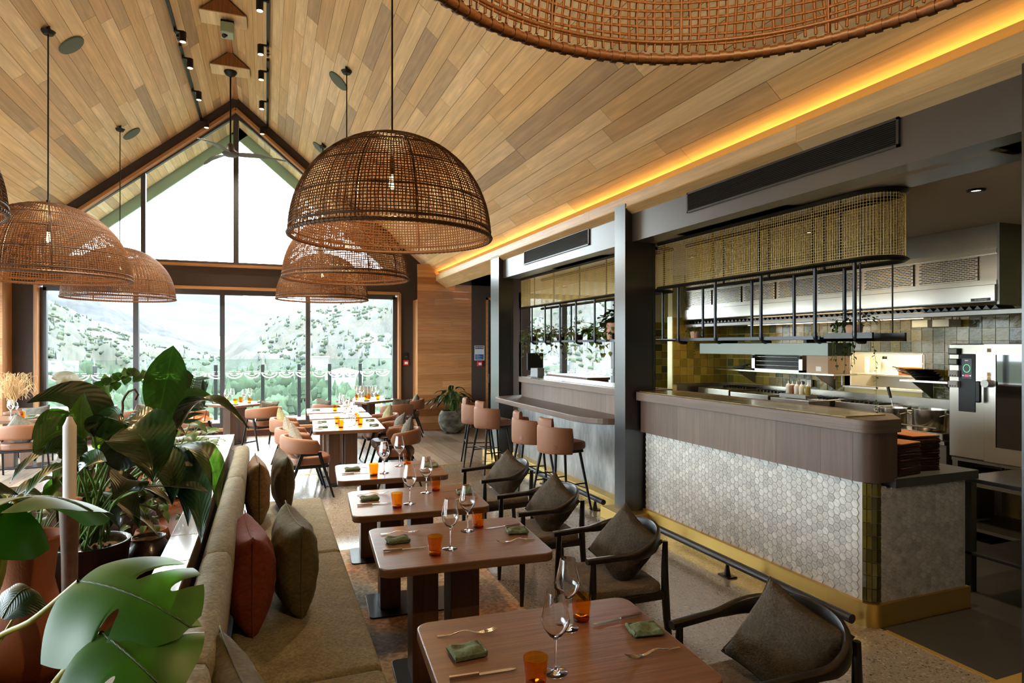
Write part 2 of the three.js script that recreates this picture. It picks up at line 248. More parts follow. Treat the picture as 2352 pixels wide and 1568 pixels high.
slope('ceiling_right', 1, 1.4, GZ); slope('ceiling_left', -1, -2.6, GZ);
struct('trim_1', bb(RX - 0.04, RX + 0.04, RY - 0.06, RY - 0.02, 1, GZ, 0, 'z'), M.trimWood);

// gable wall with its two openings
const WL = -3.93, WR = 2.75, HEAD = 3.0, TRAN = 3.45, SILL = 0.15;
const upTop = (x) => roofY(x) - 0.27;
{ const s = new THREE.Shape(); s.moveTo(LX - 0.2, -0.1); s.lineTo(4.0, -0.1); s.lineTo(4.0, roofY(4.0) + 0.15); s.lineTo(RX, RY + 0.15); s.lineTo(LX - 0.2, roofY(LX - 0.2) + 0.15);
  const h1 = new THREE.Path(); h1.moveTo(WL, SILL); h1.lineTo(WL, HEAD); h1.lineTo(WR, HEAD); h1.lineTo(WR, SILL); s.holes.push(h1);
  const h2 = new THREE.Path(); h2.moveTo(WL, TRAN); h2.lineTo(WL, upTop(WL)); h2.lineTo(RX, upTop(RX)); h2.lineTo(WR, upTop(WR)); h2.lineTo(WR, TRAN); s.holes.push(h2);
  const g = new THREE.ExtrudeGeometry(s, { depth: 0.2, bevelEnabled: false }); g.translate(0, 0, GZ - 0.2); struct('wall_far', metreUV(g, 'x'), M.darkWall); }
struct('baseboard_far', bb(WL, WR, 0, SILL, GZ, GZ + 0.06), std({ color: '#4a2421', roughness: 0.6 }));
function barXY(a, b, w, d, z) { const A = V(a[0], a[1], z), B = V(b[0], b[1], z), L = A.distanceTo(B), g = metreUV(new THREE.BoxGeometry(L, w, d), 'x'); const ang = Math.atan2(B.y - A.y, B.x - A.x); return move(g, (A.x + B.x) / 2, (A.y + B.y) / 2, z, 0, 0, ang); }
function windowUnit(name, outline, mulls, low, z, trimMat) {   // outline: polygon points; mulls: x of mullions with top y
  const g = structGroup(name), n = outline.length;
  const inset = (k) => { const c = outline.reduce((a, p) => [a[0] + p[0] / n, a[1] + p[1] / n], [0, 0]); return outline.map((p) => { const dx = c[0] - p[0], dy = c[1] - p[1], L = Math.hypot(dx, dy); return [p[0] + Math.sign(dx) * k * (Math.abs(dx) > 0.2 ? 1 : 0), p[1] + Math.sign(dy) * k * (Math.abs(dy) > 0.2 ? 1 : 0)]; }); };
  obj('wood_trim', outline.map((p, i) => barXY(p, outline[(i + 1) % n], 0.055, 0.3, z - 0.07)), trimMat, g);
  const f = inset(0.07); obj('window_frame', f.map((p, i) => barXY(p, f[(i + 1) % n], low ? 0.11 : 0.05, 0.1, z - 0.14)), M.alu, g);
  for (const [x, y0, y1, w] of mulls) obj('mullion', bb(x - w / 2, x + w / 2, y0, y1, z - 0.2, z - 0.08), M.alu, g);
  return g;
}
function pane(g, pts, z) { const s = new THREE.Shape(pts.map((p) => new THREE.Vector2(...p))); const e = new THREE.ShapeGeometry(s); e.translate(0, 0, z); return obj('pane', plain(e), M.pane, g); }
const win1 = windowUnit('window_1', [[WL, SILL], [WL, HEAD], [WR, HEAD], [WR, SILL]], [[-2.36, SILL, HEAD, 0.09], [-0.834, SILL, HEAD, 0.09], [0.822, SILL, HEAD, 0.09]], true, GZ, M.trimWood);
for (const [a, b] of [[WL + 0.1, -2.36], [-2.36, -0.834], [-0.834, 0.822], [0.822, WR - 0.1]]) pane(win1, [[a, SILL], [b, SILL], [b, HEAD - 0.08], [a, HEAD - 0.08]], GZ - 0.15);
const win2 = windowUnit('window_2', [[WL, TRAN], [WL, upTop(WL)], [RX, upTop(RX)], [WR, upTop(WR)], [WR, TRAN]], [[-2.235, TRAN, upTop(-2.235), 0.08], [RX, TRAN, upTop(RX), 0.1], [1.07, TRAN, upTop(1.07), 0.08]], false, GZ, M.trimWood);
for (const [a, b] of [[WL + 0.05, -2.235], [-2.235, RX], [RX, 1.07], [1.07, WR - 0.05]]) pane(win2, [[a, TRAN], [b, TRAN], [b, upTop(b) - 0.03], [a, upTop(a) - 0.03]], GZ - 0.15);
// printed white wave band on the lower glass
function wave(x0, x1, z, y) { const out = []; const ribbon = (pts, w) => { for (let i = 0; i < pts.length - 1; i++) out.push(barXY(pts[i], pts[i + 1], w, 0.002, z)); };
  for (let x = x0; x < x1 - 0.2; x += 0.335) { const arc = []; for (let k = 0; k <= 8; k++) { const a = Math.PI * (1 + k / 8); arc.push([x + 0.165 + 0.15 * Math.cos(a), y + 0.09 + 0.15 * Math.sin(a) * 0.75]); } ribbon(arc, 0.022); const arc2 = []; for (let k = 0; k <= 6; k++) { const a = Math.PI * (1.12 + 0.76 * k / 6); arc2.push([x + 0.165 + 0.1 * Math.cos(a), y + 0.1 + 0.1 * Math.sin(a) * 0.7]); } ribbon(arc2, 0.012); ribbon([[x + 0.04, y + 0.075], [x + 0.13, y + 0.075]], 0.018); ribbon([[x + 0.2, y + 0.075], [x + 0.29, y + 0.075]], 0.018); ribbon([[x + 0.06, y + 0.11], [x + 0.15, y + 0.115]], 0.01); ribbon([[x + 0.18, y + 0.115], [x + 0.27, y + 0.11]], 0.01); }
  return merge(out); }
obj('printed_band', wave(WL + 0.14, WR - 0.12, GZ - 0.142, 1.2), M.frit, win1);

// timber-clad wall ends beside the gable glass
function boardWall(name, x0, x1, z, top) { const g = structGroup(name); const tp = (x) => Math.min(top, roofY(x) + 0.05); obj('backing', bb(x0, x1, 0, Math.min(tp(x0), tp(x1)), GZ, z - 0.02), M.trimWood, g);
  for (let y = 0.002; y < top - 0.02; y += 0.152) { const h = Math.min(0.149, top - y); const cut = rnd() < 0.45 ? rr(x0 + 0.3, x1 - 0.3) : null; for (const [a, b] of cut ? [[x0, cut - 0.001], [cut + 0.001, x1]] : [[x0, x1]]) obj('board', bb(a, b, y, y + h, z - 0.02, z - rr(0, 0.003), 0, 'x'), pick(M.panelBoard), g); }
  return g; }
boardWall('wall_right_panel', 3.06, 4.29, -13.45, 3.62);
boardWall('wall_left_panel', LX - 0.2, -4.3, -13.45, 3.62);
struct('wall_right_far', [bb(4.29, 4.63, 0, 4, -13.65, -13.45), bb(4.63, 5.2, 2.93, 4, -13.65, -13.45), bb(5.0, 5.2, 0, 4, -13.65, -12.2), bb(4.0, 5.2, 3.2, 4.4, GZ - 0.2, -13.45)], M.darkWall);
{ const d = structGroup('door_1'); obj('door_leaf', bb(4.68, 5.0, 0, 2.88, -13.6, -13.56), M.darkSteel, d); obj('door_frame', [bb(4.63, 4.68, 0, 2.93, -13.6, -13.42), bb(4.63, 5.0, 2.88, 2.93, -13.6, -13.42)], M.trimWood, d); obj('handle', bb(4.72, 4.74, 1.0, 1.2, -13.55, -13.52), M.steelDull, d); }

// left wall: glazed from end to end (out of frame, its daylight shows on the counter)
{ const g = structGroup('wall_left'); obj('wall_panel', [bb(LX - 0.2, LX, 2.95, 3.7, GZ, 5), bb(LX - 0.2, LX, -0.1, 0.12, GZ, 5), bb(LX - 0.2, LX, -0.1, 3.7, -0.6, 5)], M.darkWall, g);
  const w = structGroup('window_3'); for (let z = GZ + 0.3; z < -0.7; z += 1.75) { obj('mullion', bb(LX - 0.15, LX - 0.05, 0.12, 2.95, z - 0.04, z + 0.04), M.alu, w); const zb = Math.min(z + 1.75, -0.6); const e = new THREE.PlaneGeometry(zb - z, 2.83); e.rotateY(Math.PI / 2); e.translate(LX - 0.1, 1.535, (z + zb) / 2); obj('pane', plain(e), M.pane, w); } }
{ const s = new THREE.Shape(); s.moveTo(LX - 0.2, -0.1); s.lineTo(8.2, -0.1); s.lineTo(8.2, 3.3); s.lineTo(3.9, 3.3); s.lineTo(3.9, 3.25); s.lineTo(RX, RY + 0.3); s.lineTo(LX - 0.2, 3.4); const g = new THREE.ExtrudeGeometry(s, { depth: 0.2, bevelEnabled: false }); g.translate(0, 0, 5); struct('wall_near', metreUV(g), M.plaster); }

// eave beam with the hidden warm light strip, dark header and posts along the bar and the kitchen
{ const z0 = 4.9, z1 = -13.44;
  const g = structGroup('trim_2');
  let z = z0; while (z > z1) { const b = Math.max(z1, z - rr(2.2, 3.4)); obj('lip_board', bb(3.47, 3.492, 3.29, 3.4, z, b + 0.003, 0, 'z'), pick(M.plank.slice(0, 4)), g); const e = metreUV(new THREE.BoxGeometry(0.29, 0.02, z - b - 0.003), 'z', z, 0.2); move(e, 3.59, 3.205, (z + b) / 2, 0, 0, -PHI * 0.82); obj('soffit_board', e, pick(M.plank.slice(0, 4)), g); z = b; }
}
struct('wall_right_upper', [bb(3.72, 3.95, 2.93, 3.45, -9.45, 5), bb(3.72, 8.2, 2.98, 3.2, -9.45, 5), bb(3.72, 8.2, 3.45, 3.6, -13.44, -9.45), bb(5.2, 8.2, 2.98, 3.45, -12.4, -9.45)], M.plaster);
const hdr = structGroup('wall_right_header');
obj('header_beam', [bb(3.55, 4.1, 2.93, 3.27, 4.9, -9.45)], M.header, hdr);
function post(z0, z1, x0, x1, h) { const g = structGroup('column'); obj('web', bb(x0 + 0.012, x1, 0, h, z0 + 0.012, z1 - 0.012), M.darkSteel, g); obj('flange', [bb(x0, x0 + 0.02, 0, h, z0, z1), bb(x1 - 0.02, x1, 0, h, z0, z1)], M.darkSteel, g); obj('plinth', bb(x0 - 0.1, x1 + 0.04, 0, 0.12, z0 - 0.13, z1 + 0.13, 0.004), M.brass, g); }
post(-9.83, -9.44, 3.47, 3.72, 3.3); post(-5.83, -5.62, 3.46, 3.83, 3.32); post(-1.98, -1.72, 3.5, 3.85, 3.3);
// kitchen and bar back walls
const KX = 7.0, PZ = onX(1672, 860, KX).z;
struct('wall_right', [bb(7.95, 8.15, 0, 3.2, 5, -12.3)], M.plaster);
{ // tiled kitchen wall with the pass-through opening
  const oA = onX(1937, 812, KX), oB = onX(2122, 905, KX), g = structGroup('wall_kitchen'); const oz0 = oA.z, oz1 = oB.z, oy0 = 1.33, oy1 = oA.y;
  obj('backing', [bb(KX, KX + 0.12, 0, oy0, -1.0, PZ - 0.1), bb(KX, KX + 0.12, oy1, 2.97, -1.0, PZ - 0.1), bb(KX, KX + 0.12, oy0, oy1, PZ - 0.1, oz0), bb(KX, KX + 0.12, oy0, oy1, oz1, -1.0)], M.tileGrout, g);
  const T = 0.13, tg = bx(0.012, T - 0.006, T - 0.006, 0, 0, 0, 0, 'z');
  for (let y = 1.25; y < 2.2; y += T) for (let z = PZ + T / 2; z < -3.75; z += T) { const yc = y + T / 2; if (z > oz0 - 0.02 && z < oz1 + 0.02 && yc > oy0 - 0.06 && yc < oy1 + 0.06) continue; const m = obj('tile', tg, pick(M.zellige), g); m.position.set(KX - rr(0, 0.003), yc, z); m.rotation.set(0, rr(-0.012, 0.012), rr(-0.012, 0.012)); }
  obj('opening_lining', [bb(KX - 0.014, KX + 0.14, oy0 - 0.02, oy0, oz0, oz1), bb(KX - 0.014, KX + 0.14, oy1, oy1 + 0.02, oz0, oz1), bb(KX - 0.014, KX + 0.14, oy0, oy1, oz0 - 0.02, oz0), bb(KX - 0.014, KX + 0.14, oy0, oy1, oz1, oz1 + 0.02)], M.white, g);
  // room beyond the opening
  obj('store_room', [bb(7.9, 7.95, 0.9, 2.9, oz0 - 1.2, oz1 + 0.8), bb(KX + 0.12, 7.95, 0.9, 2.9, oz0 - 1.25, oz0 - 1.2)], M.white, g);
  // partition facing the room
  const px0 = onZ(1545, 800, PZ).x, p = structGroup('wall_partition'); obj('backing', bb(px0, KX, 0, 2.97, PZ - 0.12, PZ - 0.008), M.tileGrout, p);
  const tg2 = bx(T - 0.006, T - 0.006, 0.012, 0, 0, 0, 0, 'x');
  for (let y = 1.25; y < 2.2; y += T) for (let x = px0 + T / 2 + 0.01; x < KX - 0.03; x += T) { const m = obj('tile', tg2, pick(M.zellige.slice(0, 3).concat(M.zellige[5])), p); m.position.set(x, y + T / 2, PZ - 0.003); m.rotation.set(rr(-0.02, 0.02), rr(-0.02, 0.02), 0); }
  obj('end_trim', bb(px0 - 0.012, px0, 0, 2.3, PZ - 0.12, PZ), std({ color: '#c9cfa0', roughness: 0.25 }), p);
  const q = structGroup('wall_bar_side'); obj('backing', [bb(6.0, 7.95, 0, 2.97, -9.62, -9.5)], M.tileGrout, q);
  for (let y = 0.9; y < 2.3; y += T) for (let x = 6.28; x < 6.9; x += T) { const m = obj('tile', tg2, M.zellige[Math.floor(rr(3, 7))], q); m.position.set(x, y, -9.497); }
}
struct('ceiling', bb(3.95, 8.0, 2.95, 2.975, -9.6, 5), M.plaster);
struct('ceiling_bar', bb(5.2, 8.0, 2.95, 2.975, -12.3, -9.6), M.white);
// glazing behind the bar
{ const g = structGroup('window_4'), z = -12.3; obj('window_frame', [bb(5.0, 7.95, 2.85, 2.97, z - 0.06, z + 0.06), bb(5.0, 7.95, 0, 0.1, z - 0.06, z + 0.06), bb(5.0, 5.08, 0, 2.9, z - 0.06, z + 0.06)], M.alu, g);
  for (const x of [6.02, 7.3]) obj('mullion', bb(x - 0.06, x + 0.06, 0.1, 2.9, z - 0.06, z + 0.06), M.alu, g);
  for (const [a, b] of [[5.08, 6.0], [6.04, 7.28], [7.32, 7.95]]) { const e = new THREE.PlaneGeometry(b - a, 2.75); e.translate((a + b) / 2, 1.475, z); obj('pane', plain(e), M.pane, g); }
  obj('printed_band', wave(5.1, 7.9, z + 0.006, 1.2), M.frit, g); }
// ------------------------------------------------------------------ outside: terrace, balustrade, valley
const deckMat = std({ color: '#6f6a63', map: woodMap, roughness: 0.7 });
struct('terrace', [bb(-14, 14, -0.3, -0.04, -17.9, GZ - 0.2), bb(-14, LX - 0.2, -0.3, -0.04, GZ - 0.2, 8), bb(5.2, 14, -0.3, -0.04, GZ - 0.2, -12.36), bb(8.2, 14, -0.3, -0.04, -12.36, 8)], deckMat);
{ const g = thing('glass_balustrade', 'clear glass balustrade with dark posts along the terrace edge', 'balustrade', [0, 0, -17.6]);
  const xs = [-9, -7.7, -6.4, -5.1, -3.82, -2.5, -1.2, -0.09, 0.81, 1.59, 2.4, 3.4, 4.4, 5.5, 6.6, 7.7, 8.8];
  for (const x of xs) obj('post', bb(x - 0.045, x + 0.045, -0.04, 1.36, -0.03, 0.03, 0.006), M.alu, g);
  for (let i = 0; i < xs.length - 1; i++) { const e = new THREE.PlaneGeometry(xs[i + 1] - xs[i] - 0.03, 1.4); e.translate((xs[i] + xs[i + 1]) / 2, 0.78, 0.036); obj('glass_panel', plain(e), M.fence, g); obj('top_edge', bb(xs[i] + 0.015, xs[i + 1] - 0.015, 1.475, 1.487, 0.03, 0.042), M.fence, g); } }
// hills: each a terrain body that falls from a ridge line towards the valley; the ridge comes from its bearing and height angle at the distance of its kind
const hillTex = (a, b, c, seed) => { const n = makeNoise(seed), m = makeNoise(seed + 5); return tex(512, (u, v) => { const p = fbm(n, u * 9, v * 14, 9, 14, 5), q = fbm(m, u * 22, v * 30, 22, 30, 4), f = n(u * 120, v * 150, 120, 150); let k = mix3(a, b, Math.min(1, Math.max(0, (p - 0.42) * 5))); k = mix3(k, c, Math.min(1, Math.max(0, (q - 0.52) * 7))); return k.map((x) => x * (0.82 + 0.36 * f)); }); };
function hill(name, prof, D, D0, y0, m, rough) {
  const sorted = prof.slice().sort((p, q) => p[0] - q[0]); const yAt = (x) => { for (let i = 0; i < sorted.length - 1; i++) if (x <= sorted[i + 1][0]) { const [a, b] = [sorted[i], sorted[i + 1]], t = (x - a[0]) / (b[0] - a[0]); return a[1] + (b[1] - a[1]) * Math.max(0, t); } return sorted.at(-1)[1]; };
  const x0 = sorted[0][0], x1 = sorted.at(-1)[0], NU = 130, NV = 36; const pts = [];
  const f = (u, v) => { const x = x0 + (x1 - x0) * u, top = ray(x, yAt(x)); const k = v < 0.9 ? v / 0.9 : 1; const d = D0 + (D - D0) * k + (v > 0.9 ? (v - 0.9) * 3 * D : 0); const H = top.y * D + EYE; const bump = (fbm(nz, u * 14 + D, v * 9, 64, 64, 5) - 0.5) * rough * D * Math.min(1, k * 2.2) * (1 - 0.75 * k); let y = y0 + (H - y0) * (k ** 1.15) + bump + (k === 1 ? (fbm(nz2, u * 60, 3, 128, 128, 3) - 0.5) * rough * 0.2 * D : 0) - (v > 0.9 ? (v - 0.9) * 2 * Math.abs(H) : 0); return V(top.x * d, y, top.z * d); };
  const g = grid(f, NU, NV, 6, 3); const o = struct(name, g, m); return f;
}
const hm = (a, b, c, s) => std({ map: hillTex(a, b, c, s), roughness: 1 });
hill('hills_mountain', [[-600, 560], [100, 600], [300, 630], [430, 640], [520, 655], [560, 678], [600, 697], [650, 706], [700, 690], [760, 655], [900, 640], [1700, 600]], 6000, 2600, 40, hm([40, 43, 49], [45, 46, 49], [35, 40, 49], 31), 0.02);
hill('hills_rocky', [[-700, 520], [-200, 560], [60, 620], [130, 645], [200, 668], [310, 708], [380, 745], [430, 778], [480, 806], [540, 835], [600, 850]], 1500, 560, -10, hm([29, 32, 37], [36, 37, 37], [22, 26, 31], 41), 0.06);
const leftHill = hill('hills_left', [[-700, 590], [-200, 630], [60, 668], [110, 690], [200, 728], [310, 766], [420, 786], [490, 812], [560, 836], [640, 850]], 640, 60, -16, hm([47, 46, 34], [40, 43, 32], [33, 39, 29], 51), 0.07);
const rightHill = hill('hills_right', [[460, 838], [500, 815], [530, 792], [560, 765], [600, 742], [640, 724], [700, 705], [800, 686], [905, 664], [1000, 650], [1200, 640], [1420, 630], [1800, 620]], 820, 60, -16, hm([47, 45, 35], [42, 42, 38], [33, 37, 31], 61), 0.06);
struct('ground_valley', (() => { const g = new THREE.PlaneGeometry(1600, 1600, 1, 1); g.rotateX(-Math.PI / 2); g.translate(0, -17, -300); return metreUV(g); })(), std({ color: '#4a5138', roughness: 1 }));
// trees of the valley: countless, one object for the round and one for the pointed ones
function forest(name, label, geo, mats, list) { const im = new THREE.InstancedMesh(geo, mats, list.length), c = new THREE.Color(); list.forEach((t, i) => { im.setMatrixAt(i, new THREE.Matrix4().compose(t.p, new THREE.Quaternion().setFromEuler(new THREE.Euler(0, t.a, 0)), t.s)); im.setColorAt(i, c.setRGB(...t.c)); }); im.name = numbered(name); im.userData = { kind: 'stuff', label, category: 'trees' }; im.castShadow = im.receiveShadow = true; scene.add(im); }
{ const blob = (() => { const g = new THREE.IcosahedronGeometry(1, 3), p = g.attributes.position; for (let i = 0; i < p.count; i++) { const v = V(p.getX(i), p.getY(i), p.getZ(i)); v.multiplyScalar(0.55 + 0.9 * fbm(nz, v.x * 5 + 19, v.y * 5 + v.z * 3.7 + 19, 64, 64, 4)); p.setXYZ(i, v.x, v.y, v.z); } return plain(g); })();
  const cone = merge([0, 1, 2].map((k) => { const g = new THREE.ConeGeometry(0.62 - k * 0.15, 0.95, 8); g.translate(0, 0.1 + k * 0.5, 0); return plain(g); }));
  const round = [], pointed = [];
  const clump = (u, v) => fbm(nz2, u * 40, v * 24, 256, 256, 3);
  for (let i = 0; i < 13000; i++) { const left = rnd() < 0.48, u = rr(0.1, 0.97), v = rnd() ** 1.4 * 0.8 + 0.01; if (clump(u, v) < 0.55 - 0.13 * (1 - v) ** 2) continue; const p = (left ? leftHill : rightHill)(u, v); const dist = Math.hypot(p.x, p.z), s = rr(0.25, 0.85) * (0.65 + dist / 520); const tone = rr(0.7, 1.3); const c = rnd() < 0.5 ? [0.034 * tone, 0.046 * tone, 0.033 * tone] : [0.042 * tone, 0.055 * tone, 0.032 * tone];
    if (rnd() < 0.74) round.push({ p: p.setY(p.y + s * 0.35), a: rnd() * 6, s: V(s * rr(0.8, 1.5), s * rr(0.7, 1.3), s), c }); else pointed.push({ p, a: rnd() * 6, s: V(s, s * rr(1.3, 2.0), s), c: [0.028 * tone, 0.04 * tone, 0.036 * tone] }); }
  // the belt of trees just below the terrace
  for (let i = 0; i < 1500; i++) { const x = rr(-30, 1500), d = rr(30, 190), b = ray(x, 800), p = V(b.x * d, -17.5 + d * 0.052 + rr(-1.5, 1), b.z * d), s = rr(0.8, 2.3); const tone = rr(0.7, 1.35); (rnd() < 0.7 ? round : pointed).push({ p, a: rnd() * 6, s: V(s * rr(0.8, 1.3), s * rr(1.0, 1.8), s), c: [0.04 * tone, 0.055 * tone, 0.033 * tone] }); }
  const tm = std({ color: '#ffffff', roughness: 1 }); forest('valley_trees', 'round green trees scattered over the valley and hillsides', blob, tm, round); forest('valley_conifers', 'pointed dark conifers scattered over the valley and hillsides', cone, tm, pointed); }
{ const hs = thing('farmhouse', 'long low house with a red roof below the right-hand hill', 'house', (() => { const p = atD(790, 846, 150); return [p.x, p.y - 2, p.z]; })(), 0.2); obj('wall', bb(-4, 4, -3, 1.2, -2, 2), std({ color: '#77736c', roughness: 0.9 }), hs); const r = new THREE.CylinderGeometry(0.1, 2.7, 1.1, 4, 1); r.rotateY(Math.PI / 4); r.scale(2.4, 1, 1.05); r.translate(0, 1.7, 0); obj('roof', plain(r), std({ color: '#6b4136', roughness: 0.9 }), hs); for (let k = -2; k <= 2; k++) obj('window', bb(k * 1.5 - 0.4, k * 1.5 + 0.4, 0.0, 0.9, 1.98, 2.05), M.alu, hs);
  const h2 = thing('white_house', 'small white house among trees beside the long hedge', 'house', (() => { const p = atD(733, 815, 210); return [p.x, p.y - 2, p.z]; })(), 0.3); obj('wall', bb(-2.5, 2.5, -4, 1.2, -2, 2), std({ color: '#7d7a74', roughness: 0.9 }), h2); obj('roof', move(metreUV(new THREE.BoxGeometry(5.6, 0.4, 4.6)), 0, 1.4, 0), std({ color: '#82807c', roughness: 0.9 }), h2); }
// ------------------------------------------------------------------ rattan pendants
const DR = 0.815, DH = 0.84;
const prof = (t) => { const a = t * Math.PI / 2, e = 0.96; return [DR * Math.sin(a) ** e, DH * Math.cos(a) ** 0.96]; };   // t 0 = crown, 1 = rim
function strand(t0, t1, th, r, n, wob) { const pts = []; for (let i = 0; i <= n; i++) { const t = t0 + (t1 - t0) * i / n, [R, y] = prof(t), a = th + wob * Math.sin(i * 1.7 + th * 9); pts.push(V(R * Math.cos(a), y, R * Math.sin(a))); } return plain(new THREE.TubeGeometry(new THREE.CatmullRomCurve3(pts), n, r, 3, false)); }
function hoop(t, r, seg, rad = 3, jit = 0.0) { const [R, y] = prof(t), g = []; const pos = [], idx = [], uv = []; for (let i = 0; i <= seg; i++) { const a = i / seg * Math.PI * 2, yy = y + jit * Math.sin(a * 7 + t * 50) + jit * 0.6 * Math.sin(a * 13 + t * 91); for (let j = 0; j < rad; j++) { const b = j / rad * Math.PI * 2; const q = R + r * Math.cos(b); pos.push(q * Math.cos(a), yy + r * Math.sin(b), q * Math.sin(a)); uv.push(a * R, j * 0.02); } } for (let i = 0; i < seg; i++) for (let j = 0; j < rad; j++) { const a = i * rad + j, b = i * rad + (j + 1) % rad, c = a + rad, d = b + rad; idx.push(a, b, c, b, d, c); } const G = new THREE.BufferGeometry(); G.setAttribute('position', new THREE.Float32BufferAttribute(pos, 3)); G.setAttribute('uv', new THREE.Float32BufferAttribute(uv, 2)); G.setIndex(idx); G.computeVertexNormals(); return plain(G); }
const weaveGeo = (() => { const a = []; const N = 184; for (let i = 0; i < N; i++) { const t0 = i % 4 === 0 ? 0.06 : i % 2 === 0 ? 0.2 : 0.4; a.push(strand(t0, 0.985, i / N * Math.PI * 2, 0.0055, 16, 0.004)); } for (let k = 0; k < 50; k++) { const t = 0.07 + 0.9 * k / 49; a.push(hoop(t, 0.0055, 90, 3, 0.0028)); } return merge(a); })();
const ribGeo = strand(0.03, 0.99, 0, 0.0066, 14, 0), ringGeo = [0.04, 0.22, 0.42, 0.6, 0.8].map((t) => hoop(t, 0.0058, 72, 5)), rimGeo = (() => { const a = [hoop(1.0, 0.015, 140, 8)]; for (let i = 0; i < 120; i++) { const th = i / 120 * Math.PI * 2, R = DR; a.push(cyl(V((R + 0.0) * Math.cos(th - 0.012), -0.0, R * Math.sin(th - 0.012)), V(R * Math.cos(th + 0.012), 0, R * Math.sin(th + 0.012)), 0.0185, 0.0185, 7, true)); } a.push(hoop(0.965, 0.008, 140, 5)); return merge(a); })();
const bulbGeo = lathe([[0.001, -0.075], [0.016, -0.07], [0.024, -0.05], [0.024, -0.01], [0.017, 0.03], [0.013, 0.045]], 14);
const cageGeo = merge([lathe([[0.05, 0.0], [0.05, 0.012], [0.02, 0.03], [0.02, 0.05], [0.001, 0.05]], 16)]);
function pendant(x, z, rim, label) {
  const g = thing('rattan_pendant', label, 'pendant lamp', [x, rim, z], rnd() * 6, 'rattan dome pendants');
  const shade = obj('woven_shade', weaveGeo, M.rattan, g);
  for (let i = 0; i < 12; i++) { const m = obj('rib', ribGeo, M.rattanRib, shade); m.rotation.y = i * Math.PI / 6; }
  for (const r of ringGeo) obj('hoop', r, M.rattanRib, shade);
  obj('rim', rimGeo, M.rattanRib, shade);
  const top = roofY(x) - rim; obj('cap', move(cageGeo.clone(), 0, DH - 0.01, 0), M.blackMetal, g);
  obj('cord', cyl([0, DH - 0.2, 0], [0, top - 0.02, 0], 0.008, 0.008, 6), M.blackMetal, g);
  obj('lamp_holder', cyl([0, DH - 0.32, 0], [0, DH - 0.2, 0], 0.02, 0.02, 10), M.blackMetal, g);
  obj('bulb', move(bulbGeo.clone(), 0, DH - 0.36, 0), M.bulb, g);
  obj('canopy', [cyl([0, top - 0.09, 0], [0, top - 0.05, 0], 0.05, 0.075, 16), cyl([0, top - 0.05, 0], [0, top + 0.02, 0], 0.02, 0.02, 8)], M.blackMetal, g);
  const l = new THREE.PointLight(new THREE.Color(1.0, 0.62, 0.26), 1.5, 0, 2); l.position.set(x, rim + DH - 0.46, z); l.castShadow = true; l.shadow.radius = 1.5; l.name = 'pendant_light'; scene.add(l);
  return g;
}
pendant(0.88, -0.9, 2.75, 'rattan dome pendant hanging above the table beside the kitchen end post');
pendant(0.97, -5.2, 2.74, 'rattan dome pendant hanging above the first bench table from the windows');
pendant(1.0, -8.62, 2.74, 'rattan dome pendant hanging above the near end of the long centre table');
pendant(0.97, -12.1, 2.7, 'rattan dome pendant in the right-hand row closest to the gable windows');
pendant(-2.42, -5.0, 2.73, 'rattan dome pendant in the left-hand row farthest from the gable windows');
pendant(-2.3, -8.52, 2.61, 'rattan dome pendant in the middle of the left-hand row');
pendant(-2.26, -12.05, 2.63, 'rattan dome pendant in the left-hand row closest to the gable windows');
// round discs fixed to the slope beside the pendant mounts
for (const [x, y, side, lb] of [[163, 102, -1, 'dark green round ceiling disc beside the middle left pendant mount'], [302, 306, -1, 'dark green round ceiling disc beside the left pendant mount by the gable'], [778, 185, 1, 'dark green round ceiling disc beside the centre table pendant mount'], [735, 340, 1, 'dark green round ceiling disc on the right slope by the gable']]) {
  const r = ray(x, y), k = (RY + TAN * side * RX - EYE) / (r.y + TAN * side * r.x), p = r.multiplyScalar(k).add(V(0, EYE, 0));
  const g = lathe([[0.001, -0.012], [0.15, -0.012], [0.158, -0.004], [0.158, 0.01]], 32); const o = obj('ceiling_disc', g, M.disc); o.position.set(p.x - side * SP * 0.012, p.y - CP * 0.012, p.z); o.rotation.z = -side * PHI; tag(o, lb, 'ceiling disc', 'round discs on the ceiling slopes'); }
// track lights along both sides of the ridge
function track(x, z0, z1, spots, side, label) { const y = roofY(x) - 0.05, g = thing('track_light', label, 'track light', [x, y, (z0 + z1) / 2]); const c = (z0 + z1) / 2; obj('rail', bb(-0.02, 0.02, -0.02, 0.025, z0 - c, z1 - c, 0.003), M.blackMetal, g); obj('rail_mount', [z0 - 0.15, z1 + 0.15].map((z) => bb(-0.018, 0.018, 0, 0.07, z - c - 0.03, z - c + 0.03)), M.blackMetal, g);
  for (const z of spots) { const dx = 0.1 * side; obj('arm', [bb(-0.015 + Math.min(0, dx), 0.015 + Math.max(0, dx), -0.06, -0.035, z - c - 0.014, z - c + 0.014), bb(-0.013, 0.013, -0.06, -0.01, z - c - 0.03, z - c + 0.03)], M.blackMetal, g); const s = obj('spotlight', [cyl([dx, -0.19, z - c], [dx, -0.05, z - c], 0.045, 0.045, 16)], M.blackMetal, g); obj('lens', cyl([dx, -0.192, z - c], [dx, -0.188, z - c], 0.038, 0.038, 16), M.spotGlow, s);
    const l = new THREE.SpotLight(new THREE.Color(1, 0.86, 0.66), 17, 0, 0.6, 0.7, 2); l.position.set(x + dx, y - 0.2, z); l.target.position.set(x + dx * 4, 0, z); l.castShadow = true; l.name = 'track_spot'; scene.add(l, l.target); } }
track(-1.2, -10.12, -7.0, [-9.95, -8.6, -7.4], 1, 'black track with spotlights left of the ridge above the room middle'); track(-1.2, -13.85, -10.5, [-10.85, -12.2, -13.7], 1, 'black track with spotlights left of the ridge reaching the gable');
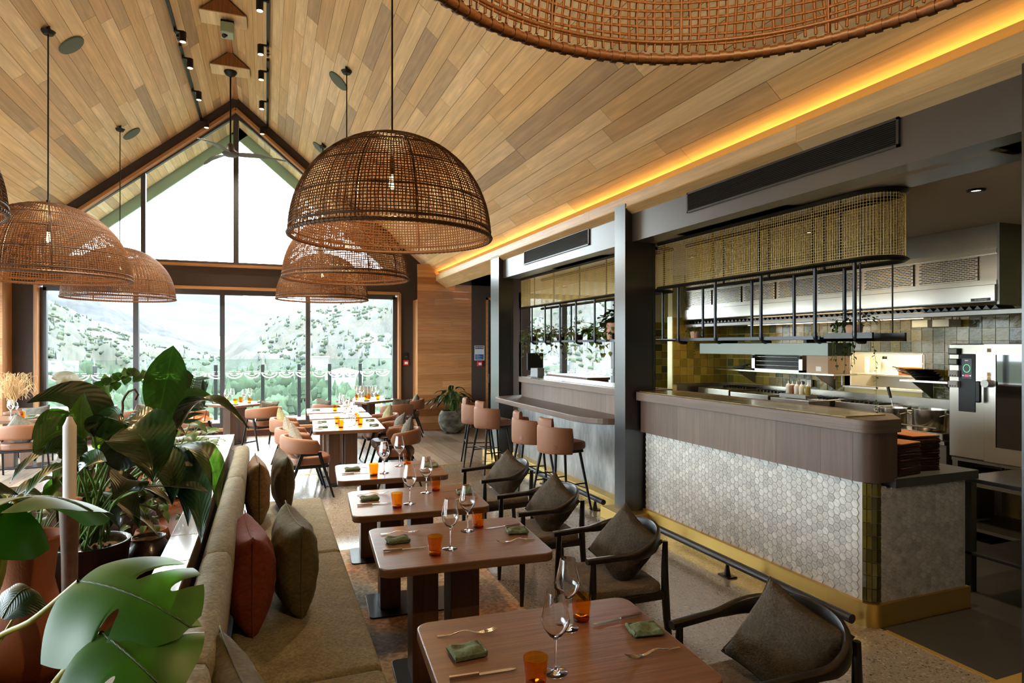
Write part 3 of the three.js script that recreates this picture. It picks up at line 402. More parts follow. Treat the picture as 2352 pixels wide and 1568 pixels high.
track(0.02, -10.2, -7.0, [-10.0, -8.7, -7.5], -1, 'black track with spotlights right of the ridge above the room middle'); track(0.02, -13.85, -10.6, [-10.95, -12.3, -13.75], -1, 'black track with spotlights right of the ridge reaching the gable');
// ridge boxes, fan and projector
function ridgeBox(z, w, label) { const yb = roofY(RX + w / 2) - 0.03; const g = thing('ridge_box', label, 'ceiling box', [RX, yb, z]); const s = new THREE.Shape([new THREE.Vector2(-w / 2, 0), new THREE.Vector2(w / 2, 0), new THREE.Vector2(0, TAN * w / 2)]); const e = new THREE.ExtrudeGeometry(s, { depth: 0.36, bevelEnabled: false }); e.translate(0, 0, -0.18); obj('side_board', metreUV(e, 'y'), wood('#a06a3c', 0.5), g); for (let k = 0; k < 3; k++) obj('bottom_board', bb(-w / 2 + k * w / 3 + 0.001, -w / 2 + (k + 1) * w / 3 - 0.001, -0.014, 0, -0.2, 0.2, 0, 'z'), M.plank[k], g); return yb; }
const fy = ridgeBox(-11.9, 0.62, 'timber ridge box carrying the ceiling fan'), py = ridgeBox(-10.05, 0.62, 'timber ridge box carrying the grey sensor unit');
{ const g = thing('ceiling_fan', 'three-bladed dark ceiling fan hanging below the ridge', 'fan', [RX, fy - 1.42, -11.9]);
  obj('canopy', move(lathe([[0.02, 0], [0.075, 0.03], [0.105, 0.075], [0.105, 0.09], [0.001, 0.09]], 24), 0, 1.31, 0), M.blackMetal, g); obj('rod', cyl([0, 0.1, 0], [0, 1.35, 0], 0.015, 0.015, 10), M.blackMetal, g);
  obj('motor', lathe([[0.001, -0.07], [0.1, -0.06], [0.14, -0.02], [0.12, 0.01], [0.075, 0.05], [0.055, 0.12], [0.03, 0.16], [0.001, 0.18]], 24), std({ color: '#4b4c52', roughness: 0.5 }), g);
  const bm = std({ color: '#55564f', roughness: 0.5 }); for (const a of [0.12, 2.22, 4.3]) { const b = obj('blade', sweep((t) => ({ p: V(0.08 + 0.82 * t, -0.02 - 0.03 * t + 0.03 * Math.sin(t * 3), 0.09 * t * t), side: V(0, Math.sin(0.25 * (1 - t)), Math.cos(0.25 * (1 - t))), up: V(0, 1, 0), w: (0.09 + 0.1 * Math.sin(Math.PI * Math.min(1, t * 1.25 + 0.1))) * (t > 0.8 ? Math.sqrt(Math.max(0.02, 1 - ((t - 0.8) / 0.2) ** 2)) : 1), h: 0.014 }), 22, 10, 0.8), bm, g); b.rotation.y = a; } }
{ const g = thing('sensor_unit', 'pale green-grey boxy unit under the ridge box', 'sensor', [RX + 0.05, py - 0.24, -10.05]); obj('body', bb(-0.09, 0.09, 0, 0.16, -0.12, 0.12, 0.02), std({ color: '#93a58d', roughness: 0.5 }), g); obj('bracket', [bb(-0.09, 0.09, 0.16, 0.21, -0.05, 0.05), cyl([0, 0.2, 0], [0, 0.24, 0], 0.03, 0.03, 10)], M.blackMetal, g); obj('lens', cyl([-0.05, -0.03, 0.05], [-0.02, 0.01, 0.02], 0.03, 0.03, 10), M.blackMetal, g); }
// warm light strip hidden behind the eave lip
{ const g = thing('cove_light_strip', 'warm orange light strip hidden behind the long eave board', 'light strip', [3.515, 3.36, -5.0]); obj('led_strip', bb(-0.01, 0.01, -0.004, 0.004, 8.4, -8.4), M.led, g);
  for (let k = 0; k < 4; k++) { const l = new THREE.RectAreaLight(new THREE.Color(1.0, 0.5, 0.09), 12, 4.2, 0.025); l.position.set(3.51, 3.372, 1.3 - k * 4.2); l.rotation.set(0, 0, 0); l.lookAt(3.41, 3.49, 1.3 - k * 4.2); l.name = 'cove_light'; scene.add(l); } }
// ------------------------------------------------------------------ tables
const TH = 0.75;
function tableGeo(w, d, nCols) { return { top: move(slab(roundRect(w, d, 0.06), 0.045, 0.006, 'x', 5), 0, TH - 0.045, 0) }; }
function table(w, d, pos, turn, label, group, sets = [0], cut = 0.02) {
  const g = thing('walnut_table', label, 'table', pos, turn, group);
  obj('table_top', tableGeo(w, d).top, M.walnut, g);
  for (const z of sets) { for (const [x, cw] of [[-0.19, 0.14], [0.03, 0.16]]) obj('column_slab', bb(x - cw / 2, x + cw / 2, 0.02, TH - 0.045, z - 0.1, z + 0.1, 0.004, 'y'), M.walnutDark, g); const p = move(slab(roundRect(0.62, 0.42, 0.035), 0.012, 0.002), -0.03, 0.008, z); obj('base_plate', p, M.plateMetal, g); }
  return g;
}
// tableware
const napkinGeo = (() => { const f = (s) => grid((u, v) => { const x = (u - 0.5) * 0.125, z = (v - 0.5) * 0.1; const e = Math.min(1, Math.min(u, 1 - u) * 9) ** 0.5 * Math.min(1, Math.min(v, 1 - v) * 7) ** 0.5; return V(x * (1 - 0.03 * s), 0.011 + s * (0.011 * e) + (s > 0 ? 0.004 * e * Math.sin(x * 60 + z * 34) + 0.003 * Math.sin(z * 90) * e : 0), z); }, 18, 14, 0.125, 0.1); const fold = sweep((t) => ({ p: V(-0.058 + 0.116 * t, 0.011, 0.047), side: V(0, 0, 1), up: V(0, 1, 0), w: 0.012, h: 0.019 }), 6, 8, 0.8); const lay = sweep((t) => ({ p: V(0.058, 0.011 + 0.003 * Math.sin(t * 9), -0.045 + 0.092 * t), side: V(1, 0, 0), up: V(0, 1, 0), w: 0.01, h: 0.02 }), 6, 8, 0.8); const b = f(-1); const ix = b.attributes.position; for (let i = 0; i < ix.count; i += 3) { const t = [ix.getX(i), ix.getY(i), ix.getZ(i)]; ix.setXYZ(i, ix.getX(i + 1), ix.getY(i + 1), ix.getZ(i + 1)); ix.setXYZ(i + 1, ...t); } b.computeVertexNormals(); return merge([f(1), b, fold, lay]); })();
const forkGeo = (() => { const y = (t) => 0.004 + 0.011 * Math.sin(Math.PI * Math.min(1, Math.max(0, (t - 0.3) / 0.7))) ** 2 - 0.0; const a = [sweep((t) => ({ p: V(0, y(t), -0.1 + 0.145 * t), side: V(1, 0, 0), up: V(0, 1, 0), w: 0.012 - 0.006 * Math.sin(Math.PI * Math.min(1, t * 1.15)), h: 0.004 }), 14, 6, 0.8), sweep((t) => ({ p: V(0, y(1) + 0.002 * t, 0.045 + 0.022 * t), side: V(1, 0, 0), up: V(0, 1, 0), w: 0.007 + 0.017 * Math.sin(t * 1.57), h: 0.003 }), 6, 6, 0.8)]; for (let k = 0; k < 4; k++) { const x = -0.0098 + k * 0.0065; a.push(sweep((t) => ({ p: V(x, y(1) + 0.002 + 0.01 * t * t, 0.066 + 0.045 * t), side: V(1, 0, 0), up: V(0, 1, 0), w: 0.0038 * (1 - 0.4 * t), h: 0.002 }), 6, 5, 0.8)); } return merge(a); })();
const knifeParts = { handle: sweep((t) => ({ p: V(0, 0.006, -0.115 + 0.1 * t), side: V(1, 0, 0), up: V(0, 1, 0), w: 0.015 - 0.003 * t, h: 0.01 }), 8, 8, 0.7), blade: sweep((t) => ({ p: V(0.002 * t, 0.004, -0.015 + 0.13 * t), side: V(1, 0, 0), up: V(0, 1, 0), w: 0.017 * (t > 0.75 ? Math.sqrt(Math.max(0.02, 1 - ((t - 0.75) / 0.26) ** 2)) : 0.85 + 0.15 * t), h: 0.0022 }), 12, 6, 0.8) };
const tumblerGeo = { wall: lathe([[0.033, 0.012], [0.036, 0.05], [0.0405, 0.1]], 28), base: lathe([[0.001, 0], [0.03, 0], [0.033, 0.006], [0.033, 0.013], [0.001, 0.012]], 24) };
const wineGeo = { bowl: lathe([[0.004, 0.1], [0.02, 0.112], [0.036, 0.135], [0.0435, 0.155], [0.042, 0.168], [0.034, 0.205], [0.0265, 0.243], [0.0257, 0.243], [0.033, 0.205], [0.0408, 0.168], [0.0423, 0.156], [0.035, 0.137], [0.019, 0.1145], [0.001, 0.107]], 32), stem: lathe([[0.001, 0.0], [0.036, 0.0], [0.037, 0.002], [0.02, 0.0045], [0.007, 0.009], [0.0038, 0.018], [0.0033, 0.06], [0.0042, 0.095], [0.008, 0.103], [0.001, 0.104]], 24) };
const setMats = { napkin: M.napkin };
const proto = {};
function ware(kind, pos, turn, label, group) {
  if (!proto[kind]) { let o;
    if (kind === 'napkin') o = (() => { const g = new THREE.Mesh(napkinGeo, M.napkin); g.name = 'linen_napkin'; return g; })();
    else if (kind === 'fork') { o = new THREE.Mesh(forkGeo, M.cutlery); o.name = 'dinner_fork'; }
    else { o = new THREE.Group(); o.name = { knife: 'table_knife', tumbler: 'amber_tumbler', wine: 'wine_glass' }[kind]; const add = (n, g, m) => { const p = new THREE.Mesh(g, m); p.name = n; p.castShadow = p.receiveShadow = true; o.add(p); }; if (kind === 'knife') { add('handle', knifeParts.handle, M.cutlery); add('blade', knifeParts.blade, M.cutlery); } if (kind === 'tumbler') { add('wall', tumblerGeo.wall, M.amber); add('base', tumblerGeo.base, M.amberBase); } if (kind === 'wine') { add('bowl', wineGeo.bowl, M.glassSolid); add('stem', wineGeo.stem, M.glassSolid); } }
    o.castShadow = o.receiveShadow = true; proto[kind] = o; }
  const r = proto[kind].clone(); r.name = numbered(proto[kind].name); r.position.copy(pos); r.rotation.y = turn; r.userData = { label, category: { napkin: 'napkin', fork: 'fork', knife: 'knife', tumbler: 'tumbler', wine: 'wine glass' }[kind] }; if (group) r.userData.group = group; if (kind === 'wine') r.scale.setScalar(1.12); if (kind === 'fork') r.scale.setScalar(1.08); scene.add(r); return r;
}
const KIND = { napkin: 'green folded linen napkin', fork: 'dinner fork', knife: 'table knife', tumbler: 'amber glass tumbler', wine: 'clear wine glass' };
// one place setting, seen from its own side; s = -1 bench side, 1 chair side
function place(tbl, items, where) { tbl.updateMatrixWorld(); for (const [kind, x, z, turn, side] of items) { const p = V(x, TH + 0.0005, z).applyMatrix4(tbl.matrixWorld); const lb = `${KIND[kind]} on the ${side ? side + ' side of the ' : ''}${where}`; ware(kind, p, tbl.rotation.y + turn, lb, 'place settings on the ' + where); } }
const H = Math.PI / 2;
const twoTop = [['fork', -0.29, -0.215, H - 0.1, 'bench'], ['napkin', -0.32, -0.07, 0.1, 'bench'], ['knife', -0.3, 0.085, H - 0.02, 'bench'], ['tumbler', -0.16, 0.215, 0, 'bench'], ['wine', -0.065, 0.145, 0, 'bench'], ['napkin', 0.372, -0.03, Math.PI - 0.1, 'chair'], ['fork', 0.32, 0.13, -H + 0.1, 'chair'], ['knife', 0.32, -0.16, -H + 0.12, 'chair'], ['tumbler', 0.18, -0.2, 0, 'chair'], ['wine', 0.1, -0.146, 0, 'chair']];
const ORD = ['first', 'second', 'third', 'fourth'];
const bench2 = [[1.02, -5.57], [1.0, -4.45], [1.0, -3.42], [0.98, -2.05]].map(([x, z], i) => { const t = table(0.92, 0.74, [x, 0, z], -0.07, `small walnut two-seat table, ${ORD[i]} along the bench from the windows`, 'bench tables'); place(t, twoTop, `${ORD[i]} bench table from the windows`); return t; });
const fourTop = [['napkin', -0.33, -0.3, 0], ['fork', -0.32, -0.42, H], ['knife', -0.32, -0.2, H], ['napkin', -0.33, 0.3, 0], ['fork', -0.32, 0.2, H], ['knife', -0.32, 0.42, H], ['tumbler', -0.13, -0.12, 0], ['tumbler', -0.1, 0.34, 0], ['wine', -0.02, -0.2, 0], ['wine', 0.03, 0.26, 0], ['napkin', 0.34, -0.3, 0], ['fork', 0.33, -0.18, -H], ['napkin', 0.34, 0.28, 0], ['fork', 0.33, 0.4, -H], ['tumbler', 0.16, -0.36, 0], ['tumbler', 0.17, 0.1, 0], ['wine', 0.1, -0.42, 0], ['wine', 0.1, 0.16, 0]];
const tC = table(0.92, 1.3, [1.05, 0, -9.0], -0.06, 'long walnut table in the middle with four place settings', 'walnut dining tables', [-0.32, 0.32]); place(tC, fourTop, 'long centre table');
const tB = table(0.92, 0.7, [1.08, 0, -10.15], -0.04, 'bare small walnut table behind the long centre table', 'walnut dining tables'); place(tB, [['wine', 0.15, 0.1, 0], ['wine', 0.02, -0.1, 0]], 'bare table behind the long centre table');
const tA = table(0.94, 0.8, [1.1, 0, -11.05], -0.04, 'walnut table with two settings, second behind the long centre table', 'walnut dining tables'); place(tA, [['napkin', -0.32, 0.0, 0], ['knife', -0.3, 0.14, H], ['tumbler', -0.02, 0.12, 0], ['tumbler', 0.22, -0.1, 0], ['wine', 0.12, 0.22, 0], ['wine', 0.1, -0.22, 0]], 'second table behind the long centre table');
const corner4 = [['napkin', -0.3, 0.28, 0.7], ['tumbler', -0.16, 0.12, 0], ['wine', -0.05, 0.22, 0], ['napkin', 0.28, 0.28, -0.7], ['tumbler', 0.12, 0.16, 0], ['wine', 0.22, 0.05, 0], ['napkin', 0.28, -0.28, 0.7], ['tumbler', 0.17, -0.14, 0], ['wine', 0.04, -0.22, 0], ['napkin', -0.28, -0.28, -0.7], ['tumbler', -0.14, -0.16, 0], ['wine', -0.22, -0.05, 0]];
const t6 = table(0.92, 0.92, [1.92, 0, -12.95], 0.62, 'square walnut table turned in the right window corner', 'walnut dining tables'); place(t6, corner4, 'turned table in the right window corner');
const t7 = table(0.9, 0.9, [-0.5, 0, -13.05], 0.72, 'square walnut table turned before the middle of the windows', 'walnut dining tables'); place(t7, corner4, 'turned table before the middle window');
const tL1 = table(0.9, 0.85, [-3.42, 0, -11.62], 0.05, 'walnut table by the left wall with folded grey cloth', 'walnut dining tables'); place(tL1, [['tumbler', -0.02, 0.1, 0], ['napkin', 0.1, 0.22, 0], ['napkin', 0.05, -0.2, 0], ['wine', -0.2, -0.05, 0]], 'left wall table');
{ const n = ware('napkin', V(-3.12, TH + 0.001, -11.56), 0.3, 'grey crumpled cloth lying on the left wall table'); n.material = M.linen; n.scale.set(2.6, 1.8, 1.4); }
const tL2 = table(1.5, 0.8, [-3.3, 0, -13.05], 0.02, 'walnut table by the left end of the windows with dried grass', 'walnut dining tables', [0]); place(tL2, [['tumbler', 0.6, 0.0, 0], ['wine', 0.35, -0.1, 0], ['wine', 0.68, -0.15, 0], ['wine', 0.2, 0.1, 0]], 'table with dried grass');

// ------------------------------------------------------------------ pillows
function pillowGeo(s, t, seed, k = 0.11) { const half = (sg) => grid((u, v) => { const a = u * 2 - 1, b = v * 2 - 1, pin = 1 - k * (1 - b * b) * Math.abs(a) ** 3, pin2 = 1 - k * (1 - a * a) * Math.abs(b) ** 3; const e = Math.max(0, (1 - a * a) * (1 - b * b)); const d = (e ** 0.45) * t / 2; const wr = (fbm(nz, (a + 2) * 3 + seed, (b + 2) * 3 + seed, 64, 64, 3) - 0.5) * 0.05 * t * 2 + 0.05 * t * Math.sin(10 * (Math.abs(a) - Math.abs(b)) + seed) * e ** 0.5 * (1 - e); return V(a * s / 2 * pin, b * s / 2 * pin2, sg * (d + wr * e ** 0.3)); }, 22, 22, s, s); const A = half(1), B = half(-1), p = B.attributes.position, uv = B.attributes.uv; for (let i = 0; i < p.count; i += 3) { const t0 = [p.getX(i), p.getY(i), p.getZ(i)], t1 = [uv.getX(i), uv.getY(i)]; p.setXYZ(i, p.getX(i + 1), p.getY(i + 1), p.getZ(i + 1)); p.setXYZ(i + 1, ...t0); uv.setXY(i, uv.getX(i + 1), uv.getY(i + 1)); uv.setXY(i + 1, ...t1); } let g = merge([A, B]); g.deleteAttribute('normal'); const uvs = g.attributes.uv; g = mergeVertices(g, 1e-5); g.computeVertexNormals(); return plain(g); }
function pipingGeo(s, k = 0.11) { const pts = []; for (let i = 0; i < 40; i++) { const q = i / 10, side = Math.floor(q), f = (q - side) * 2 - 1; let a, b; if (side === 0) { a = f; b = -1; } else if (side === 1) { a = 1; b = f; } else if (side === 2) { a = -f; b = 1; } else { a = -1; b = -f; } pts.push(V(a * s / 2 * (1 - k * (1 - b * b) * Math.abs(a) ** 3), b * s / 2 * (1 - k * (1 - a * a) * Math.abs(b) ** 3), 0)); } return tube(curve(pts, true, 0.1), 0.004, 80, 5, true); }
function pillow(s, t, seed, m, pos, rot, label, group, pipe) { const g = thing('cushion', label, 'cushion', pos, 0, group); g.rotation.set(...rot); obj('cover', pillowGeo(s, t, seed), m, g); obj('seam', pipingGeo(s), pipe ?? m, g); return g; }
// bench cushions lean on the back (normal towards +x)
pillow(0.5, 0.25, 1, M.rust, [-0.085, 0.695, -3.47], [0.03, H + 0.1, 0.0], 'rust velvet cushion on the bench leaning beside an olive one', 'bench cushions');
pillow(0.5, 0.24, 2, M.olive, [0.135, 0.695, -3.6], [0.0, H + 0.14, 0.05], 'olive velvet cushion standing in front of the rust cushion', 'bench cushions');
pillow(0.5, 0.2, 3, M.tan, [-0.07, 0.695, -5.45], [0.0, H + 0.08, 0], 'tan velvet cushion with dark piping by the far bench end', 'bench cushions', std({ color: '#33271c', roughness: 0.8 }));
pillow(0.5, 0.18, 4, M.darkOlive, [0.13, 0.695, -5.72], [0, H + 0.12, 0.04], 'dark olive velvet cushion in front of the tan piped one', 'bench cushions');
pillow(0.5, 0.2, 5, M.olive, [-0.08, 0.69, -1.98], [0, H + 0.25, 0.05], 'olive velvet cushion beside a sand one at the near bench end', 'bench cushions');
pillow(0.42, 0.18, 6, M.sand, [-0.06, 0.66, -1.62], [0, H + 0.4, 0.03], 'sand coloured velvet cushion at the near bench end', 'bench cushions');

// ------------------------------------------------------------------ bench and planter
{ const g = thing('bench_seat', 'long upholstered bench with grey-olive cushions backing onto the planter', 'bench', [0, 0, -3]); const z0 = 2.4, seams = [2.4, 1.35, 0.25, -1.42, -3.05];
  obj('bench_base', bb(-0.28, 0.4, 0, 0.3, -3.0, z0, 0.006, 'z'), M.walnutDark, g);
  for (let i = 0; i < seams.length - 1; i++) { const a = seams[i] - 0.004, b = seams[i + 1] + 0.004; obj('seat_cushion', bb(-0.16, 0.475, 0.3, 0.455, a, b, 0.035, 'z'), M.sofa, g); }
  const bs = [2.4, 1.0, -0.05, -1.75, -3.2]; for (let i = 0; i < bs.length - 1; i++) { const a = bs[i] - 0.004, b = bs[i + 1] + 0.004; obj('back_cushion', sweep((t) => ({ p: V(-0.225 - 0.0, 0.67, a + (b - a) * t), side: V(1, 0, 0), up: V(0.09, 1, 0).normalize(), w: 0.14 * (t < 0.03 || t > 0.97 ? 0.86 : 1), h: 0.56 * (t < 0.03 || t > 0.97 ? 0.975 : 1) }), 24, 20, 0.42), M.sofa, g); } }
{ const g = thing('planter_box', 'long planter with pale glazed tile rims behind the bench', 'planter', [-0.86, 0, -3.0]); const L0 = 3.0, L1 = -3.95; const bd = [bb(0.44, 0.555, 0, 0.93, L0, L1, 0, 'z'), bb(-0.555, -0.44, 0, 0.93, L0, L1, 0, 'z'), bb(-0.44, 0.44, 0, 0.93, L1, L1 + 0.1)]; obj('planter_wall', bd, wood('#5a4234', 0.5), g); obj('planter_floor', bb(-0.44, 0.44, 0.58, 0.62, L0, L1 + 0.1, 0, 'z'), M.planterWood, g);
  for (const x of [0.44, -0.555]) for (let z = L1; z < L0 - 0.05; z += 0.4) obj('rim_tile', bb(x - 0.003, x + 0.118, 0.93, 0.948, z, z + 0.397, 0.003), M.glazedTile, g); obj('rim_tile', bb(-0.44, 0.44, 0.93, 0.948, L1 - 0.003, L1 + 0.115, 0.003), M.glazedTile, g); }

// ------------------------------------------------------------------ tan leather tub chairs (facing +z)
const arcBand = (R, a0, y, hFn, wFn, yFn = () => 0, zs = 1, n = 30, pow = 0.55) => sweep((t) => { const a = -a0 + 2 * a0 * t, d = V(Math.sin(a), 0, -Math.cos(a)); return { p: V(R * d.x, y + yFn(Math.abs(a) / a0), R * d.z * zs), side: d, up: V(0, 1, 0), w: wFn(Math.abs(a) / a0), h: hFn(Math.abs(a) / a0) }; }, n, 14, pow);
const fin = (q) => (q > 0.93 ? Math.sqrt(Math.max(0.05, 1 - ((q - 0.93) / 0.07) ** 2)) : 1);
const tub = { back: arcBand(0.29, 1.95, 0.655, (q) => (0.21 - 0.05 * q) * fin(q), (q) => 0.065 * fin(q), (q) => -0.03 * q * q), seat: move(slab(roundRect(0.5, 0.48, 0.16), 0.1, 0.025, 'x', 6), 0, 0.4, 0.02), frame: [bb(-0.24, 0.24, 0.365, 0.4, -0.2, 0.22, 0.01)], legs: [] };
for (const s of [-1, 1]) { tub.legs.push(sweep((t) => ({ p: V(s * (0.27 - 0.02 * t), 0.56 * t, 0.27 - 0.17 * t), side: V(1, 0, 0), up: V(0, 0, 1), w: 0.024, h: 0.026 + 0.022 * t }), 4, 8, 0.4), sweep((t) => ({ p: V(s * (0.27 - 0.02 * t), 0.56 * t, -0.29 + 0.2 * t), side: V(1, 0, 0), up: V(0, 0, 1), w: 0.024, h: 0.026 + 0.022 * t }), 4, 8, 0.4)); tub.frame.push(bb(s * 0.25 - 0.012, s * 0.25 + 0.012, 0.52, 0.56, -0.12, 0.13, 0.004)); }
const tubProto = (() => { const g = new THREE.Group(); g.name = 'tub_chair'; const add = (n, geo, m) => { const o = new THREE.Mesh(Array.isArray(geo) ? merge(geo) : geo, m); o.name = n; o.castShadow = o.receiveShadow = true; g.add(o); }; add('seat', tub.seat, M.leatherDark); add('backrest', tub.back, M.leather); add('frame', tub.frame, M.blackMetal); for (const l of tub.legs) add('leg', l, M.blackMetal); return g; })();
const smallPillow = pillowGeo(0.38, 0.15, 9), smallSeam = pipingGeo(0.38);
function tubChair(x, z, toX, toZ, label, cush) { const turn = Math.atan2(toX - x, toZ - z); const r = tubProto.clone(); r.name = numbered('tub_chair'); r.position.set(x, 0, z); r.rotation.y = turn; r.userData = { label: 'tan leather tub chair ' + label, category: 'chair', group: 'tan leather tub chairs' }; scene.add(r);
  if (cush) { const c = thing('chair_cushion', cush[1] + ' cushion in the chair ' + label, 'cushion', [x - Math.sin(turn) * 0.13, 0.66, z - Math.cos(turn) * 0.13], 0, 'cushions in the tan chairs'); c.rotation.set(0, turn, 0); c.rotateX(-0.22); c.rotateZ(cush[2] ?? 0.5); obj('cover', smallPillow, cush[0], c); obj('seam', smallSeam, cush[0], c); } }
const grey = [M.greyCushion, 'grey', 0.12], stripe = [M.stripe, 'pale grey', 0.6], sageC = [M.sage, 'sage green', 0.7];
tubChair(0.47, -8.15, 1.0, -8.2, 'left of the near end of the long centre table', stripe); tubChair(0.42, -8.87, 1.0, -8.87, 'left of the far end of the long centre table', stripe); tubChair(0.36, -10.15, 1.0, -10.15, 'left of the bare table behind the long one', sageC);
tubChair(1.62, -8.35, 1.0, -8.4, 'right of the near end of the long centre table', [M.greyCushion, 'grey', 0.5]); tubChair(1.66, -9.05, 1.0, -9.05, 'right of the far end of the long centre table', [M.greyCushion, 'grey', 0.3]); tubChair(1.68, -10.15, 1.0, -10.15, 'right of the bare table behind the long one', sageC);
tubChair(2.3, -11.9, 1.95, -12.9, 'on the room side of the right corner table', grey); tubChair(2.72, -12.75, 1.95, -12.95, 'against the timber wall at the right corner table', grey); tubChair(1.12, -12.35, 1.9, -12.9, 'left of the right corner table', grey);
tubChair(-0.05, -12.25, -0.5, -13.0, 'on the room side of the middle window table', grey); tubChair(-1.2, -12.4, -0.5, -13.0, 'left of the middle window table', grey);
tubChair(-3.2, -10.75, -3.3, -11.6, 'on the near side of the left wall table', stripe); tubChair(-2.72, -11.75, -3.4, -11.62, 'right of the left wall table', grey); tubChair(-3.5, -12.32, -3.42, -11.62, 'on the window side of the left wall table', grey);
tubChair(-2.15, -12.55, -3.0, -12.95, 'right of the table with dried grass', grey); tubChair(-2.15, -13.25, -3.0, -13.2, 'at the window end of the dried grass table', grey);

// ------------------------------------------------------------------ black wooden armchairs at the bench tables (facing +z)
const railArc = sweep((t) => { const q = t * 2 - 1, a = Math.abs(q); let p, d; if (a > 0.52) { const k = (a - 0.52) / 0.48; p = V(Math.sign(q) * (0.285 - 0.02 * k), 0.665 - 0.012 * k, -0.04 + 0.3 * k); d = V(Math.sign(q), 0, 0); } else { const an = q / 0.52 * H; p = V(0.285 * Math.sin(an), 0.665 + 0.055 * Math.cos(an), -0.04 - 0.24 * Math.cos(an)); d = V(Math.sin(an), 0, -Math.cos(an)); } const b = Math.max(0, 1 - a / 0.6); return { p, side: d, up: V(0, 1, 0).addScaledVector(d, 0.12 * b).normalize(), w: 0.045 - 0.018 * b, h: 0.034 + 0.075 * Math.sin(b * 1.57) }; }, 44, 10, 0.6);
const armProto = (() => { const g = new THREE.Group(); g.name = 'wooden_armchair'; const add = (n, geo, m) => { const o = new THREE.Mesh(Array.isArray(geo) ? merge(geo) : geo, m); o.name = n; o.castShadow = o.receiveShadow = true; g.add(o); }; add('top_rail', railArc, M.blackWood); for (const s of [-1, 1]) { add('leg', sweep((t) => ({ p: V(s * (0.275 - 0.012 * t), 0.655 * t, 0.235 - 0.015 * t), side: V(1, 0, 0), up: V(0, 0, 1), w: 0.026 + 0.014 * Math.sin(t * 3), h: 0.026 + 0.018 * Math.sin(t * 3) }), 8, 10, 0.8), M.blackWood); add('leg', sweep((t) => ({ p: V(s * (0.225 - 0.03 * t * t), 0.7 * t, -0.3 + 0.1 * t * (1.3 - t)), side: V(1, 0, 0), up: V(0, 0, 1), w: 0.026 + 0.014 * Math.sin(t * 3), h: 0.028 + 0.018 * Math.sin(t * 3) }), 8, 10, 0.8), M.blackWood); }
  add('seat_frame', [bb(-0.26, 0.26, 0.385, 0.425, 0.2, 0.23, 0.008), bb(-0.22, 0.22, 0.385, 0.425, -0.25, -0.22, 0.008), move(bx(0.028, 0.045, 0.46, 0, 0, 0, 0.008), 0.255, 0.405, 0, 0, 0.06), move(bx(0.028, 0.045, 0.46, 0, 0, 0, 0.008), -0.255, 0.405, 0, 0, -0.06)], M.blackWood); add('seat', move(slab(roundRect(0.5, 0.47, 0.07), 0.055, 0.018), 0, 0.415, 0), M.seatBoucle); return g; })();
const bigPillow = pillowGeo(0.38, 0.21, 14, 0.1), bigSeam = pipingGeo(0.38, 0.1);
[[2.0, -5.5, 0.5, 0.55], [1.93, -4.36, 0.5, 0.65], [1.93, -3.32, 0.5, 0.62], [1.87, -1.98, 0.5, 0.5]].forEach(([x, z, , rz], i) => { const turn = -H - 0.06 + [0.1, 0, -0.02, 0.05][i]; const r = armProto.clone(); r.name = numbered('wooden_armchair'); r.position.set(x, 0, z); r.rotation.y = turn; r.userData = { label: `black wooden armchair at the ${ORD[i]} bench table from the windows`, category: 'chair', group: 'black wooden armchairs' }; scene.add(r);
  const c = thing('armchair_cushion', `charcoal woven cushion in the armchair at the ${ORD[i]} bench table from the windows`, 'cushion', [x - Math.sin(turn) * 0.1, 0.63, z - Math.cos(turn) * 0.1], 0, 'charcoal cushions in the armchairs'); c.rotation.set(0, turn + 0.42, 0); c.rotateX(-0.5); c.rotateZ(-rz * 0.75); obj('cover', bigPillow, M.charcoal, c); obj('seam', bigSeam, M.charcoal, c); });

// ------------------------------------------------------------------ bar stools (facing +z)
const stoolProto = (() => { const g = new THREE.Group(); g.name = 'bar_stool'; const add = (n, geo, m) => { const o = new THREE.Mesh(Array.isArray(geo) ? merge(geo) : geo, m); o.name = n; o.castShadow = o.receiveShadow = true; g.add(o); }; add('seat', move(slab(roundRect(0.44, 0.46, 0.1), 0.09, 0.025), 0, 0.68, 0.03), M.leatherDark); add('backrest', arcBand(0.235, 1.75, 0.8, (q) => (0.31 - 0.02 * q) * fin(q), (q) => 0.05 * fin(q), (q) => -0.015 * q * q, 0.95, 30, 0.4), M.leather); add('headrest', arcBand(0.2, 0.72, 0.94, (q) => 0.2 * fin(q), (q) => 0.07 * fin(q), () => 0, 1, 16, 0.55), M.leather); add('seat_frame', bb(-0.19, 0.19, 0.645, 0.68, -0.17, 0.21, 0.01), M.blackMetal);
  const foot = (sx, sz, y) => V(sx * (0.25 - 0.1 * y / 0.66), y, sz * (0.25 - 0.09 * y / 0.66) + 0.02); for (const sx of [-1, 1]) for (const sz of [-1, 1]) add('leg', cyl(foot(sx, sz, 0), foot(sx, sz, 0.66), 0.012, 0.018, 10), M.blackMetal); for (const [a, b, y] of [[[-1, 1], [1, 1], 0.24], [[-1, -1], [1, -1], 0.36], [[-1, -1], [-1, 1], 0.3], [[1, -1], [1, 1], 0.3]]) add('foot_rail', cyl(foot(...a, y), foot(...b, y), 0.008, 0.008, 8), M.blackMetal); return g; })();
const STOOL = ['first', 'second', 'third', 'fourth'];
[[3.06, -9.3, 1.35], [3.08, -8.72, 1.7], [3.08, -7.2, 1.4], [3.1, -6.45, 1.7]].forEach(([x, z, t], i) => { const r = stoolProto.clone(); r.name = numbered('bar_stool'); r.position.set(x, 0, z); r.rotation.y = t; r.userData = { label: `tan leather bar stool, ${STOOL[i]} along the bar from the timber wall`, category: 'stool', group: 'tan bar stools' }; scene.add(r); });
